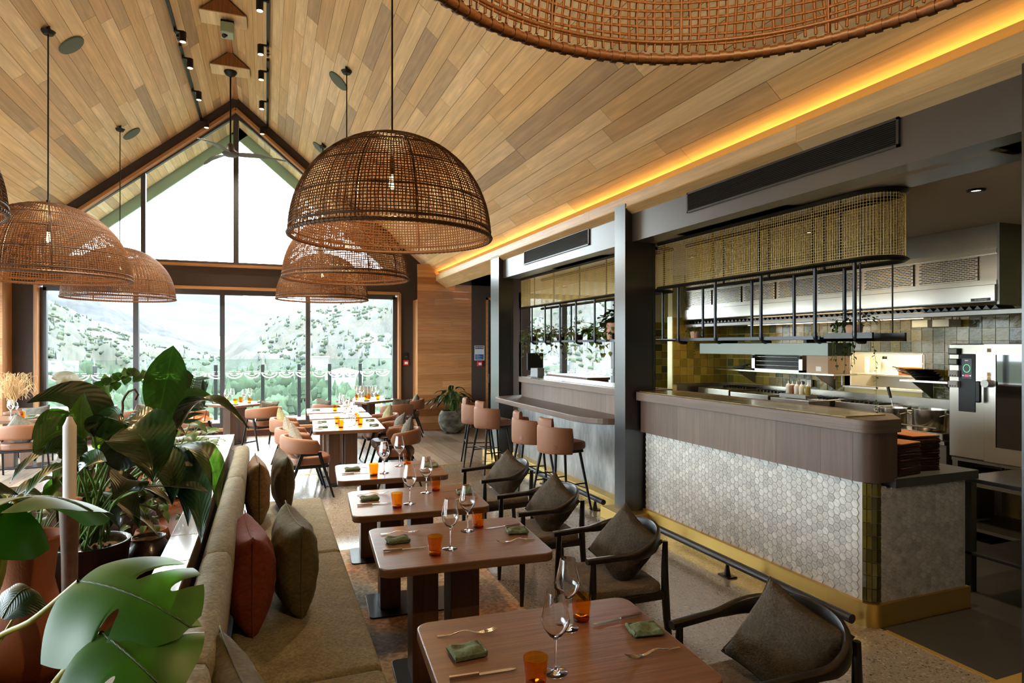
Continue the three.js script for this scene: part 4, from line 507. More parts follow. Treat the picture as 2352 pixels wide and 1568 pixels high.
// ------------------------------------------------------------------ louvre grilles in the header
function grille(za, zb, y0, y1, label) { const g = thing('louvre_grille', label, 'grille', [3.55, y0, (za + zb) / 2]), h = y1 - y0, L = Math.abs(zb - za); obj('grille_frame', [bb(-0.016, 0, 0, 0.016, -L / 2, L / 2), bb(-0.016, 0, h - 0.016, h, -L / 2, L / 2), bb(-0.016, 0, 0, h, -L / 2, -L / 2 + 0.016), bb(-0.016, 0, 0, h, L / 2 - 0.016, L / 2)], M.slatMetal, g); obj('backing', bb(-0.003, 0.002, 0.01, h - 0.01, -L / 2 + 0.01, L / 2 - 0.01), M.blackMetal, g); const n = 12; for (let i = 0; i < n; i++) { const s = metreUV(new THREE.BoxGeometry(0.014, 0.003, L - 0.03)); move(s, -0.009, 0.022 + (h - 0.04) * i / (n - 1), 0, 0, 0, -0.5); obj('slat', s, M.slatMetal, g); } }
M.slatMetal = std({ color: '#46474b', roughness: 0.35, metalness: 0.5 });
grille(-4.7, -2.66, 3.045, 3.225, 'long black louvre grille above the kitchen counter'); grille(-8.55, -6.55, 3.035, 3.24, 'louvre grille above the bar with the stools');

// ------------------------------------------------------------------ kitchen counter
{ const c = thing('kitchen_counter', 'kitchen counter faced with white hexagon tiles, walnut fascia and brass plinth', 'counter', [3.68, 0, -4.3]); const W2L = (x, y, z) => [x - 3.68, y, z + 4.3];
  const B = (x0, x1, y0, y1, z0, z1, r = 0, gr = 'x') => bb(x0 - 3.68, x1 - 3.68, y0, y1, z0 + 4.3, z1 + 4.3, r, gr);
  obj('carcass', [B(3.7, 4.1, 0, 1.27, -5.6, -3.52), B(3.7, 3.88, 0, 1.27, -3.52, -3.04), B(3.77, 4.61, 0, 0.9, -3.5, -2.966)], M.grout, c);
  // brass plinth with a rounded corner
  { const s = new THREE.Shape(); s.moveTo(0, 0); s.lineTo(0, -2.56); s.absarc(0.1, -2.56, 0.1, Math.PI, Math.PI * 1.5); s.lineTo(0.97, -2.66); s.lineTo(0.97, -2.6); s.lineTo(0.06, -2.6); s.lineTo(0.06, 0); const g = new THREE.ExtrudeGeometry(s, { depth: 0.15, bevelEnabled: false, curveSegments: 8 }); g.rotateX(-Math.PI / 2); g.translate(3.66 - 3.68, 0, -5.6 + 4.3); obj('brass_plinth', metreUV(g, 'z'), M.brass, c); }
  // hexagon tiles, flat sides up
  const F = 0.055, R = F / Math.sqrt(3) - 0.0012; const hs = new THREE.Shape(); for (let k = 0; k < 6; k++) { const a = k * Math.PI / 3; k ? hs.lineTo(R * Math.cos(a), R * Math.sin(a)) : hs.moveTo(R, 0); } hs.closePath();
  const hexGeo = (() => { const g = new THREE.ExtrudeGeometry(hs, { depth: 0.006, bevelEnabled: true, bevelThickness: 0.0008, bevelSize: 0.0006, bevelOffset: -0.0006, bevelSegments: 1 }); return g; })();
  const variants = [0, 1, 2, 3].map((k) => metreUV(hexGeo.clone(), 'x', k * 0.31, k * 0.17)); const list = []; const dx = F * Math.sqrt(3) / 2;
  for (let i = 0, z = -5.57; z < -3.06; i++, z += dx) for (let y = 0.178 + (i % 2 ? F / 2 : 0); y < 0.945; y += F) list.push({ p: V(3.7, y, z), r: -H });
  for (let i = 0, x = 3.8; x < 4.6; i++, x += dx) for (let y = 0.178 + (i % 2 ? F / 2 : 0); y < 0.905 && !(y > 0.93); y += F) list.push({ p: V(x, y, -2.966), r: 0 });
  list.sort((a, b) => a.p.distanceTo(camera.position) - b.p.distanceTo(camera.position)); const rest = [];
  list.forEach((t, i) => { t.p.x -= 3.68; t.p.z += 4.3; const k = Math.floor(rnd() * 4); if (i < 290) { const m = obj('hex_tile', variants[k], pick(M.hex), c); m.position.copy(t.p); m.rotation.y = t.r; const o = rr(-0.0006, 0.0006); t.r ? (m.position.x += o) : (m.position.z += o); } else { const g = variants[k].clone(); const o = rr(-0.0006, 0.0006); move(g, t.p.x + (t.r ? o : 0), t.p.y, t.p.z, 0, t.r, 0); (rest[Math.floor(rnd() * 5)] ??= []).push(g); } });
  rest.forEach((g, i) => { const o = obj('hex_tiling', g, M.hex[i], c); o.userData.kind = 'stuff'; });
  // green glazed corner tiles on a quarter round
  const cr = 0.075, ccx = 3.775 - 3.68, ccz = -3.04 + 4.3; for (let a = 0; a < 4; a++) for (let k = 0; k < 9; k++) { const th = Math.PI + (a + 0.5) * Math.PI / 8, h = 0.087; const m = obj('corner_tile', bx(0.026, h - 0.004, 0.008), pick(M.greenTile), c); m.position.set(ccx + cr * Math.cos(th), 0.155 + h * (k + 0.5), ccz - cr * Math.sin(th)); m.rotation.y = -(Math.PI * 1.5 - th) ; }
  // walnut fascia and worktop
  let zz = -5.6; for (const L of [0.62, 0.62, 0.62, 0.42, 0.3]) { obj('fascia_board', B(3.635, 3.7, 0.95, 1.28, zz, Math.min(zz + L - 0.001, -3.06), 0, 'y'), pick(M.ashBoard), c); zz += L; }
  { const s = new THREE.Shape(); s.absarc(0.12, 0, 0.12, Math.PI, Math.PI * 1.5); s.lineTo(0.26, -0.12); s.lineTo(0.26, 0); s.lineTo(0, 0); const g = new THREE.ExtrudeGeometry(s, { depth: 0.33, bevelEnabled: false, curveSegments: 8 }); g.rotateX(-Math.PI / 2); g.translate(3.635 - 3.68, 0.95, -3.058 + 4.3); obj('fascia_corner', metreUV(g, 'y'), M.ashBoard[1], c); }
  { const s = new THREE.Shape(); s.moveTo(0, 0); s.lineTo(0, -2.6); s.absarc(0.1, -2.6, 0.1, Math.PI, Math.PI * 1.5); s.lineTo(0.3, -2.7); s.lineTo(0.55, -2.45); s.lineTo(0.55, 0); const g = new THREE.ExtrudeGeometry(s, { depth: 0.08, bevelEnabled: true, bevelSize: 0.004, bevelThickness: 0.004, bevelOffset: -0.004, bevelSegments: 2, curveSegments: 8 }); g.rotateX(-Math.PI / 2); g.translate(3.58 - 3.68, 1.284, -5.6 + 4.3); obj('worktop_edge', metreUV(g, 'z'), M.ash, c); }
  const tt = bx(0.121, 0.008, 0.121); for (let i = 0; i < 20; i++) for (let j = 0; j < 3; j++) { const m = obj('worktop_tile', tt, M.zellige[Math.floor(rr(0, 3)) === 2 ? 5 : Math.floor(rr(0, 3))], c); m.position.set(3.675 + j * 0.125 - 3.68, 1.37, -5.53 + i * 0.125 + 4.3); }
  obj('brass_edge', [B(3.604, 3.608, 1.362, 1.368, -5.6, -3.06)], M.brass, c);
  obj('side_shelf', B(3.87, 4.7, 0.905, 0.968, -3.5, -2.93, 0.003), M.slate, c); }
function footRail(x, z0, z1, label) { const g = thing('foot_rail', label, 'rail', [x, 0, (z0 + z1) / 2]); const c = (z0 + z1) / 2; obj('rail_pipe', [cyl([0, 0.125, z0 - c], [0, 0.125, z1 - c], 0.03, 0.03, 16)], M.plateMetal, g); const n = Math.max(3, Math.round(Math.abs(z1 - z0) / 1.0)); for (let i = 0; i < n; i++) { const z = (z0 - c) + (z1 - z0) * (0.06 + 0.88 * i / (n - 1)); obj('bracket', [cyl([0, 0.0, z], [0, 0.1, z], 0.03, 0.012, 10), bb(-0.045, 0.045, 0, 0.012, z - 0.06, z + 0.06)], M.blackMetal, g); } }
footRail(3.44, -5.2, -2.9, 'dark pipe foot rail before the hexagon-tiled counter'); footRail(3.45, -9.2, -6.05, 'pipe foot rail in front of the bar under the stools');

// ------------------------------------------------------------------ bar
{ const c = thing('bar_counter', 'curved timber bar with stepped ledge and grey stone front', 'bar', [3.74, 0, -7.6]); const B = (x0, x1, y0, y1, z0, z1, r = 0, gr = 'x') => bb(x0 - 3.74, x1 - 3.74, y0, y1, z0 + 7.6, z1 + 7.6, r, gr);
  obj('stone_front', B(3.74, 3.9, 0.1, 1.0, -9.28, -5.98, 0, 'z'), M.barStone, c); obj('brass_plinth', B(3.6, 3.9, 0, 0.13, -9.29, -5.97, 0.004), M.brass, c); obj('carcass', B(3.9, 4.3, 0, 1.27, -9.2, -5.98), M.walnutDark, c);
  { const s = new THREE.Shape(); s.moveTo(3.9, -9.4); s.quadraticCurveTo(3.32, -9.38, 3.28, -9.05); s.lineTo(3.27, -6.55); s.quadraticCurveTo(3.28, -6.02, 3.6, -5.97); s.lineTo(3.9, -5.97); const g = new THREE.ExtrudeGeometry(s, { depth: 0.058, bevelEnabled: true, bevelSize: 0.006, bevelThickness: 0.006, bevelOffset: -0.006, bevelSegments: 2, curveSegments: 10 }); g.rotateX(Math.PI / 2); g.translate(-3.74, 1.044, 7.6); obj('ledge', metreUV(g, 'z'), M.ash, c); }
  let z = -9.15; while (z < -6.0) { const b = Math.min(-5.98, z + 0.44); obj('panel_board', B(3.745, 3.8, 1.05, 1.28, z, b - 0.0015, 0, 'y'), pick(M.ashBoard), c); z = b; }
  { const s = new THREE.Shape(); s.moveTo(4.3, -9.28); s.lineTo(3.82, -9.28); s.quadraticCurveTo(3.69, -9.26, 3.69, -9.1); s.lineTo(3.69, -5.97); s.lineTo(4.3, -5.97); const g = new THREE.ExtrudeGeometry(s, { depth: 0.068, bevelEnabled: true, bevelSize: 0.004, bevelThickness: 0.004, bevelOffset: -0.004, bevelSegments: 2, curveSegments: 8 }); g.rotateX(Math.PI / 2); g.translate(-3.74, 1.35, 7.6); obj('bar_top', metreUV(g, 'z'), M.ash, c); }
  const tt = bx(0.121, 0.006, 0.121); for (let i = 0; i < 25; i++) for (let j = 0; j < 3; j++) { const m = obj('top_tile', tt, pick(M.zellige), c); m.position.set(3.85 + j * 0.125 - 3.74, 1.356, -9.1 + i * 0.125 + 7.6); } }
{ const p = onX(1229, 850, 3.98), g = thing('till_monitor', 'black flat till monitor on the bar top', 'monitor', [3.98, 1.36, p.z]); obj('screen', bb(-0.17, 0.17, 0.1, 0.37, -0.02, 0.015, 0.006), M.blackMetal, g); obj('stand', [bb(-0.03, 0.03, 0, 0.14, -0.015, 0.015), bb(-0.1, 0.1, 0, 0.012, -0.08, 0.08)], M.blackMetal, g); g.rotation.y = 0.35;
  const q = thing('till_printer', 'small grey till printer before the black monitor', 'printer', [3.93, 1.36, p.z + 0.2], 0.35); obj('body', bb(-0.07, 0.07, 0, 0.14, -0.08, 0.08, 0.008), std({ color: '#8c959c', roughness: 0.4 }), q); obj('side_panel', bb(0.07, 0.078, 0.004, 0.136, -0.075, 0.075), M.blackMetal, q); }
{ const g = thing('back_bar_cabinet', 'dark brown back counter behind the bar', 'cabinet', [5.2, 0, -10.1]); obj('body', bb(-0.2, 0.2, 0, 1.27, -0.8, 0.8), M.darkWall, g); obj('top', bb(-0.22, 0.22, 1.27, 1.31, -0.82, 0.82), M.walnutDark, g); }

// ------------------------------------------------------------------ hanging mesh canopies with rods and plant shelves
function stadium(x0, x1, za, zb, round) { const r = (x1 - x0) / 2, c = (x0 + x1) / 2, pts = []; const N = Math.round((zb - za) / 0.1); for (let i = 0; i <= N; i++) pts.push(V(x0, 0, za + (zb - r - za) * i / N)); if (round) for (let k = 1; k < 16; k++) { const a = Math.PI - Math.PI * k / 16; pts.push(V(c + r * Math.cos(a), 0, zb - r + r * Math.sin(a))); } for (let i = N; i >= 0; i--) pts.push(V(x1, 0, za + (zb - r - za) * i / N)); return pts; }
function canopy(x0, x1, za, zb, y0, y1, round, label, posts) { const g = thing('mesh_canopy', label, 'canopy', [(x0 + x1) / 2, y0, (za + zb) / 2]); const o = V(-(x0 + x1) / 2, 0, -(za + zb) / 2); const path = stadium(x0, x1, za, zb, round).map((p) => p.add(o)); const line = new THREE.CurvePath(); for (let i = 0; i < path.length - 1; i++) line.add(new THREE.LineCurve3(path[i], path[i + 1])); const L = line.getLength(), h = y1 - y0;
  const along = (y, w, hh, n) => sweep((t) => { const p = line.getPointAt(Math.min(1, t)), q = line.getPointAt(Math.min(1, t + 0.002)), q0 = line.getPointAt(Math.max(0, t - 0.002)), d = q.sub(q0).normalize(); return { p: V(p.x, y, p.z), side: V(d.z, 0, -d.x), up: V(0, 1, 0), w, h: hh }; }, n, 4, 0.5);
  const n = Math.round(L / 0.021), wires = []; for (let i = 0; i <= n; i++) { const p = line.getPointAt(i / n); wires.push(cyl(V(p.x, 0.02, p.z), V(p.x, h - 0.02, p.z), 0.002, 0.002, 4, false)); } for (let k = 1; k < Math.round(h / 0.021); k++) wires.push(along(k * 0.021, 0.004, 0.004, 90));
  obj('woven_mesh', wires, M.brassWire, g); obj('top_frame', along(h - 0.01, 0.05, 0.045, 120), M.blackMetal, g); obj('bottom_frame', along(0.0, 0.05, 0.035, 120), M.blackMetal, g); for (const [x, z] of posts) obj('mesh_post', cyl(V(x, 0, z).add(o), V(x, h, z).add(o), 0.011, 0.011, 8), M.blackMetal, g); return g; }
const kz = (px) => onX(px, 600, 3.87).z;
canopy(3.85, 4.21, -5.6, -3.02, 2.45, 2.93, true, 'brass woven mesh canopy hanging over the kitchen counter', [[3.86, kz(1527)], [3.86, kz(1640)], [3.86, kz(1745)], [3.86, kz(1868)], [3.86, kz(1933)], [4.2, -5.0], [4.2, -4.4], [4.2, -3.8]]);
canopy(3.85, 4.21, -9.42, -5.66, 2.45, 2.93, false, 'brass woven mesh canopy hanging over the bar', [-8.9, -8.2, -7.4, -6.7, -6.1].map((z) => [3.86, z]));
function hangShelf(rodsF, rodsB, y, za, zb, label, ytop) { const g = thing('hanging_shelf', label, 'shelf', [4.03, y, (za + zb) / 2]); const c = (za + zb) / 2; for (const z of rodsF) obj('rod', [cyl([-0.16, 0.03, z - c], [-0.16, ytop - y, z - c], 0.014, 0.014, 8), tube([[-0.16, 0.05, z - c], [-0.155, 0.0, z - c], [-0.12, -0.022, z - c], [-0.06, -0.024, z - c]], 0.016, 10, 8)], M.plateMetal, g); for (const z of rodsB) obj('rod', cyl([0.16, 0, z - c], [0.16, ytop - y, z - c], 0.014, 0.014, 8), M.plateMetal, g); obj('shelf_tray', [bb(-0.15, 0.17, -0.005, 0.01, za - c, zb - c), bb(-0.152, -0.14, -0.005, 0.022, za - c, zb - c), bb(0.15, 0.17, -0.005, 0.022, za - c, zb - c)], M.plateMetal, g); return g; }
const ky = 1.9; hangShelf([1558, 1643, 1748, 1872, 1963].map(kz), [-5.3, -4.6, -4.1, -3.6], ky, kz(1550), kz(1880), 'narrow steel shelf hung on pipe rods over the kitchen counter', 2.45);
{ const g = thing('pass_housing', 'grey steel heat lamp housing under the hanging kitchen shelf', 'heat lamp', [4.04, ky - 0.13, (kz(1597) + kz(1890)) / 2]); const L = kz(1890) - kz(1597); obj('housing', bb(-0.12, 0.12, 0, 0.1, -L / 2, L / 2, 0.004), std({ color: '#7c8680', roughness: 0.45, metalness: 0.3 }), g); obj('hanger', [bb(-0.1, 0.1, 0.1, 0.128, -L / 3, -L / 3 + 0.03), bb(-0.1, 0.1, 0.1, 0.128, L / 3, L / 3 + 0.03)], M.blackMetal, g); }
{ const z = kz(1945), g = thing('plant_tray', 'dark timber tray hung at the end of the kitchen shelf', 'tray', [4.04, ky - 0.02, z]); obj('tray_board', [bb(-0.17, 0.17, 0, 0.02, -0.2, 0.2), bb(-0.17, -0.15, 0, 0.06, -0.2, 0.2), bb(0.15, 0.17, 0, 0.06, -0.2, 0.2)], M.blackWood, g); obj('strap', [cyl([-0.16, 0, 0.1], [-0.16, 0.55, 0.1], 0.006, 0.006, 6), cyl([0.16, 0, 0.1], [0.16, 0.55, 0.1], 0.006, 0.006, 6)], M.blackMetal, g); }
const bz = (px) => onX(px, 780, 3.87).z; const BY = 1.9;
hangShelf([1194, 1222, 1252, 1286, 1323, 1366].map(bz), [-9.0, -8.3, -7.3, -6.6, -6.0].map((z) => z), BY, -9.35, -5.7, 'long plant shelf hung on black rods above the bar', 2.45);

// ------------------------------------------------------------------ small foliage builders
function smallLeaf(L, w, c = 0.25) { return grid((u, v) => { const s = Math.sin(Math.PI * u ** 0.75) * w / 2, q = (v - 0.5) * 2; return V(q * s, -c * L * u * u + 0.15 * Math.abs(q) * s, L * u); }, 5, 2, 1, 1); }
function scatter(leaf, list) { const a = []; for (const [p, yaw, pitch, s] of list) { const g = leaf.clone(); g.applyMatrix4(new THREE.Matrix4().compose(p, new THREE.Quaternion().setFromEuler(new THREE.Euler(pitch, yaw, 0, 'YXZ')), V(s, s, s))); a.push(g); } return merge(a); }
function trailing(name, label, cat, pos, pot, opt) { const g = thing(name, label, cat, pos, 0, opt.group); if (pot) { obj('pot', lathe([[0.001, 0], [pot.r * 0.8, 0], [pot.r, pot.h], [pot.r * 0.93, pot.h], [pot.r * 0.9, pot.h - 0.015], [0.001, pot.h - 0.015]], 20), pot.m, g); }
  const h0 = pot ? pot.h : 0.02, list = [], stems = []; for (let i = 0; i < opt.n; i++) { const a = rnd() * 6.283, r = rr(0.02, opt.spread), y = h0 + rr(0, opt.up) * (1 - r / opt.spread * 0.6); list.push([V(r * Math.cos(a), y, r * Math.sin(a) * (opt.zs ?? 1)), a + rr(-1, 1), rr(-0.6, 0.7), rr(0.7, 1.2)]); }
  for (let k = 0; k < opt.trails; k++) { const a = opt.side ? opt.side + rr(-1, 1) : rnd() * 6.283, r = opt.spread * rr(0.5, 0.9), L = rr(opt.len * 0.4, opt.len), x = r * Math.sin(a), z = r * Math.cos(a) * (opt.zs ?? 1); const p = [V(x * 0.6, h0, z * 0.6), V(x, h0 + 0.02, z), V(x * 1.15, h0 - L * 0.4, z * 1.1), V(x * 1.1 + rr(-0.03, 0.03), h0 - L, z * 1.1)]; const cv = curve(p); stems.push(tube(cv, 0.002, 10, 4)); for (let q = 0.15; q < 1; q += opt.step / L) { const c = cv.getPoint(q); list.push([c, rnd() * 6.283, rr(0.2, 1.2), rr(0.6, 1.05)]); } }
  const f = obj('foliage', scatter(smallLeaf(opt.leaf, opt.leaf * 0.72), list), opt.m, g); f.userData.kind = 'stuff'; if (stems.length) obj('stem', stems, M.stem, g); return g; }
M.pothos = leafMat('#bcc96e', { transmission: 0.45, roughness: 0.55 }); M.pothosDark = leafMat('#76803a', { transmission: 0.35 }); M.ivy = leafMat('#3c5a26', { transmission: 0.2, roughness: 0.5 });
const bp = (px) => bz(px);
[[1205, M.pothos, 'pale trailing pothos at the window end of the bar shelf'], [1235, M.pothos, 'pale trailing pothos, second from the window end of the bar shelf'], [1266, M.pothosDark, 'bronze-green bushy plant in the middle of the bar shelf'], [1304, M.pothos, 'pale trailing pothos between the bronze plant and the dark-leaved plant'], [1385, M.pothos, 'pale trailing pothos below the fern pot on the bar shelf']].forEach(([px, m, lb]) => trailing('trailing_pothos', lb, 'plant', [4.03, BY + 0.01, bp(px)], { r: 0.075, h: 0.09, m: M.clayDark }, { n: 70, spread: 0.2, up: 0.2, trails: 7, len: 0.36, leaf: 0.07, step: 0.055, m, side: -H, zs: 1.5, group: 'plants on the bar shelf' }));
{ const g = trailing('leafy_pot_plant', 'dark broad-leaved plant next to the fern pot on the bar shelf', 'plant', [4.02, BY + 0.01, bp(1345)], { r: 0.07, h: 0.09, m: M.clayDark }, { n: 22, spread: 0.12, up: 0.2, trails: 2, len: 0.4, leaf: 0.13, step: 0.08, m: M.leafMid, side: -H, group: 'plants on the bar shelf' });
  trailing('potted_fern', 'spiky fern in a tall terracotta pot on the bar shelf', 'plant', [4.04, BY + 0.01, bp(1383)], { r: 0.105, h: 0.22, m: M.paleTerracotta }, { n: 60, spread: 0.17, up: 0.22, trails: 0, len: 0.1, leaf: 0.12, step: 1, m: M.ivy, group: 'plants on the bar shelf' });
  trailing('wispy_plant', 'fine wispy plant standing on the bar shelf', 'plant', [4.1, BY + 0.01, bp(1290)], { r: 0.05, h: 0.08, m: M.clayDark }, { n: 90, spread: 0.13, up: 0.5, trails: 0, len: 0.1, leaf: 0.026, step: 1, m: M.ivy, group: 'plants on the bar shelf' }); }
trailing('trailing_ivy', 'ivy in a pink clay pot trailing from the end of the kitchen shelf', 'plant', [4.03, ky + 0.0, kz(1925)], { r: 0.06, h: 0.1, m: M.paleTerracotta }, { n: 120, spread: 0.17, up: 0.16, trails: 16, len: 0.36, leaf: 0.034, step: 0.024, m: M.ivy, side: Math.PI, group: 'plants on the kitchen shelf' });
trailing('string_plant', 'dark trailing plant at the column end of the kitchen shelf', 'plant', [4.0, ky + 0.01, kz(1572)], { r: 0.05, h: 0.08, m: M.paleTerracotta }, { n: 40, spread: 0.1, up: 0.07, trails: 5, len: 0.24, leaf: 0.024, step: 0.016, m: M.ivy, group: 'plants on the kitchen shelf' });
{ const q = thing('hanging_vine', 'single thin vine hanging in front of the kitchen pass-through', 'plant', [4.05, ky, kz(1962)]); const cv = curve([[0, 0, 0], [0.01, -0.2, 0.02], [0.0, -0.42, 0.03], [0.02, -0.62, 0.03]]); obj('stem', tube(cv, 0.0015, 16, 4), M.stem, q); const l = []; for (let t = 0.1; t < 1; t += 0.035) l.push([cv.getPoint(t), rnd() * 6, rr(0, 0.8), rr(0.7, 1)]); const f = obj('foliage', scatter(smallLeaf(0.03, 0.018), l), M.ivy, q); f.userData.kind = 'stuff'; }

// ------------------------------------------------------------------ kitchen equipment
{ const xF = 6.1, z0 = PZ + 0.05, z1 = onX(2290, 600, xF).z, yT = 2.95, yB = 2.13, g = thing('extractor_hood', 'long stainless steel extractor hood over the cooking line', 'extractor hood', [6.55, yB, (z0 + z1) / 2]); const cz = (z0 + z1) / 2, B = (x0, x1, y0, y1, a, b, r = 0, gr = 'z') => bb(x0 - 6.55, x1 - 6.55, y0 - yB, y1 - yB, a - cz, b - cz, r, gr);
  obj('hood_body', [B(xF + 0.02, 6.99, 2.3, yT, z0, z1)], M.steel, g); obj('end_panel', B(xF, 6.99, 2.22, yT, z1, z1 + 0.02), M.steelDull, g); const gl = 0.22; obj('front_band', [B(xF, xF + 0.03, 2.72, yT, z0, z1, 0.004), B(xF - 0.03, xF + 0.03, 2.25, 2.4, z0, z1, 0.004), B(xF - 0.01, xF + 0.03, 2.4, 2.44, z0, z1), B(xF - 0.01, xF + 0.03, 2.68, 2.72, z0, z1)], M.steel, g); obj('lower_lip', [B(xF + 0.02, xF + 0.14, 2.13, 2.175, z0, z1 + 0.25, 0.004), B(xF - 0.02, 6.99, 2.245, 2.26, z0, z1)], M.steelDull, g);
  const slot = [], n = Math.floor((z1 - z0) / 0.62); for (let k = 0; k < n; k++) { const a = z0 + 0.08 + k * 0.62; const pan = obj('slotted_panel', B(xF + 0.002, xF + 0.014, 2.45, 2.67, a, a + 0.56), M.steel, g); const s = []; for (let r = 0; r < 12; r++) for (let q = 0; q < 12; q++) s.push(B(xF - 0.001, xF + 0.004, 2.462 + r * 0.0172, 2.469 + r * 0.0172, a + 0.01 + q * 0.045 + (r % 2) * 0.0225, a + 0.046 + q * 0.045 + (r % 2) * 0.0225)); const sl = obj('slot', s, M.blackMetal, g); sl.userData.kind = 'stuff'; }
  const baf = []; for (let z = z0 + 0.05; z < z1 - 0.05; z += 0.075) { const s = new THREE.Shape([new THREE.Vector2(-0.03, 0), new THREE.Vector2(0.03, 0), new THREE.Vector2(0, 0.035)]); const e = new THREE.ExtrudeGeometry(s, { depth: 0.25, bevelEnabled: false }); e.rotateY(H); e.translate(xF + 0.06 - 6.55, 2.185 - yB, z - cz); baf.push(metreUV(e)); } const bf = obj('grease_baffle', baf, M.plateMetal, g); bf.userData.kind = 'stuff';
  const tp = new THREE.PlaneGeometry(0.17, 0.026); tp.rotateY(-H); tp.translate(xF - 0.032 - 6.55, 2.268 - yB, z1 - 0.12 - cz); const nm = canvasTex(256, 40, (c, w, h) => { c.fillStyle = '#16130f'; c.fillRect(0, 0, w, h); c.fillStyle = '#cfc6b0'; c.font = 'bold 30px sans-serif'; c.fillText('GridMaster', 50, 30); }); obj('name_plate', plain(tp), std({ map: nm, roughness: 0.4 }), g);
  for (const px of [2112, 2160]) { const p = onX(px, 736, 6.75); const b = thing('under_hood_box', `pale steel junction box under the hood, ${px < 2130 ? 'farther from' : 'nearer to'} the oven`, 'box', [6.85, 2.05, p.z]); obj('box_body', bb(-0.1, 0.1, 0, 0.08, -0.09, 0.09, 0.004), std({ color: '#c4bda8', roughness: 0.5 }), b); obj('conduit', cyl([0.08, 0.08, 0], [0.08, 0.2, 0], 0.01, 0.01, 8), M.steelDull, b); } }
{ // cooking line
  const g = thing('cooking_bench', 'stainless cooking bench along the olive tiled wall', 'bench', [6.62, 0, (PZ - 4.2) / 2]); const c = (PZ - 4.2) / 2, B = (x0, x1, y0, y1, a, b, r = 0) => bb(x0 - 6.62, x1 - 6.62, y0, y1, a - c, b - c, r, 'z'); obj('bench_body', B(6.25, 6.98, 0, 0.86, PZ + 0.02, -4.2), M.steelDull, g); obj('bench_top', B(6.22, 6.98, 0.86, 0.9, PZ + 0.02, -4.2, 0.004), M.steel, g); obj('splashback', [B(6.975, 6.99, 0.9, 1.25, PZ + 0.02, -4.2), B(6.0, 6.98, 0.9, 1.25, PZ + 0.002, PZ + 0.014)], M.steel, g);
  const units = [[PZ + 0.15, PZ + 0.85, 1.2], [PZ + 0.88, PZ + 1.62, 1.18], [PZ + 1.66, PZ + 2.3, 1.16], [PZ + 2.34, PZ + 3.05, 1.15], [PZ + 3.1, -4.25, 1.13]]; const un = ['nearest the tiled partition', 'second from the tiled partition', 'in the middle of the cooking bench', 'beside the stock pots', 'next to the combination oven'];
  units.forEach(([a, b, h], i) => { const u = thing('cooktop_unit', 'stainless cooking unit with slatted top, ' + un[i], 'cooker', [6.62, 0.9, (a + b) / 2], 0, 'cooking units'); const L = b - a; obj('unit_body', i < 3 ? [bb(-0.33, 0.33, 0, h - 0.9, -L / 2, L / 2, 0.008)] : [bb(-0.35, 0.33, 0, 0.07, -L / 2, L / 2, 0.006), bb(0.06, 0.33, 0.07, h - 0.9, -L / 2, L / 2, 0.008)], M.steel, u); obj('control_rail', cyl([-0.35, (h - 0.9) * 0.5, -L / 2 + 0.06], [-0.35, (h - 0.9) * 0.5, L / 2 - 0.06], 0.008, 0.008, 8), M.steelDull, u); for (let k = 0; k < 9; k++) obj('slat', bb(0.1, 0.3, h - 0.9, h - 0.88, -L / 2 + 0.06 + k * (L - 0.14) / 9, -L / 2 + 0.08 + k * (L - 0.14) / 9), M.blackMetal, u); }); }
function stockPot(px, py, r, h, label, ladle) { const p = onX(px, py, 6.42), g = thing('stock_pot', label, 'pot', [6.42, 0.975, p.z]); obj('pot_body', lathe([[0.001, 0], [r, 0], [r, h], [r + 0.008, h + 0.004], [r - 0.004, h + 0.004], [r - 0.006, 0.01], [0.001, 0.01]], 32), M.steel, g); for (const s of [-1, 1]) obj('handle', tube([[0, h * 0.72, s * r], [0.05, h * 0.8, s * (r + 0.05)], [-0.05, h * 0.8, s * (r + 0.05)], [0, h * 0.72, s * r]].map((q, i) => V(i === 1 ? 0.05 : i === 2 ? -0.05 : i === 0 ? 0.06 : -0.06, q[1], q[2])), 0.006, 16, 6), M.steel, g); if (ladle) { const t = thing('ladle', 'black-handled ladle standing in the stock pot', 'ladle', [6.42, 0.99, p.z]); obj('shaft', cyl([0, 0.02, 0.05], [0, 0.28, -0.02], 0.005, 0.005, 6), M.steel, t); obj('grip', cyl([0, 0.28, -0.02], [0, 0.4, -0.055], 0.014, 0.016, 8), M.blackMetal, t); } }
stockPot(2050, 960, 0.135, 0.19, 'stainless stock pot holding a ladle', true); stockPot(2134, 970, 0.15, 0.21, 'wide stainless stock pot beside the oven', false);
{ const zb = onX(1830, 920, 6.4).z; const tr = thing('bottle_tray', 'steel tray holding sauce bottles on the cooking line', 'tray', [6.42, 1.17, zb]); obj('tray_body', bb(-0.1, 0.1, 0, 0.05, -0.22, 0.22, 0.006), M.steelDull, tr); [['white', -0.16], ['brown', -0.09], ['white', -0.02], ['cream', 0.06], ['yellow', 0.16]].forEach(([n, dz]) => { const b = thing('squeeze_bottle', `${n} squeeze sauce bottle in the steel tray`, 'bottle', [6.42, 1.22, zb + dz], 0, n === 'white' ? 'white squeeze bottles' : undefined); const m = std({ color: { white: '#cfcabd', brown: '#7a4a2c', cream: '#d8cdb0', yellow: '#8d7a2c' }[n], roughness: 0.4 }); obj('bottle_body', lathe([[0.001, 0], [0.032, 0], [0.034, 0.09], [0.026, 0.11], [0.001, 0.11]], 16), m, b); obj('nozzle', lathe([[0.026, 0.11], [0.024, 0.122], [0.008, 0.13], [0.003, 0.165], [0.001, 0.165]], 12), M.white, b); }); }
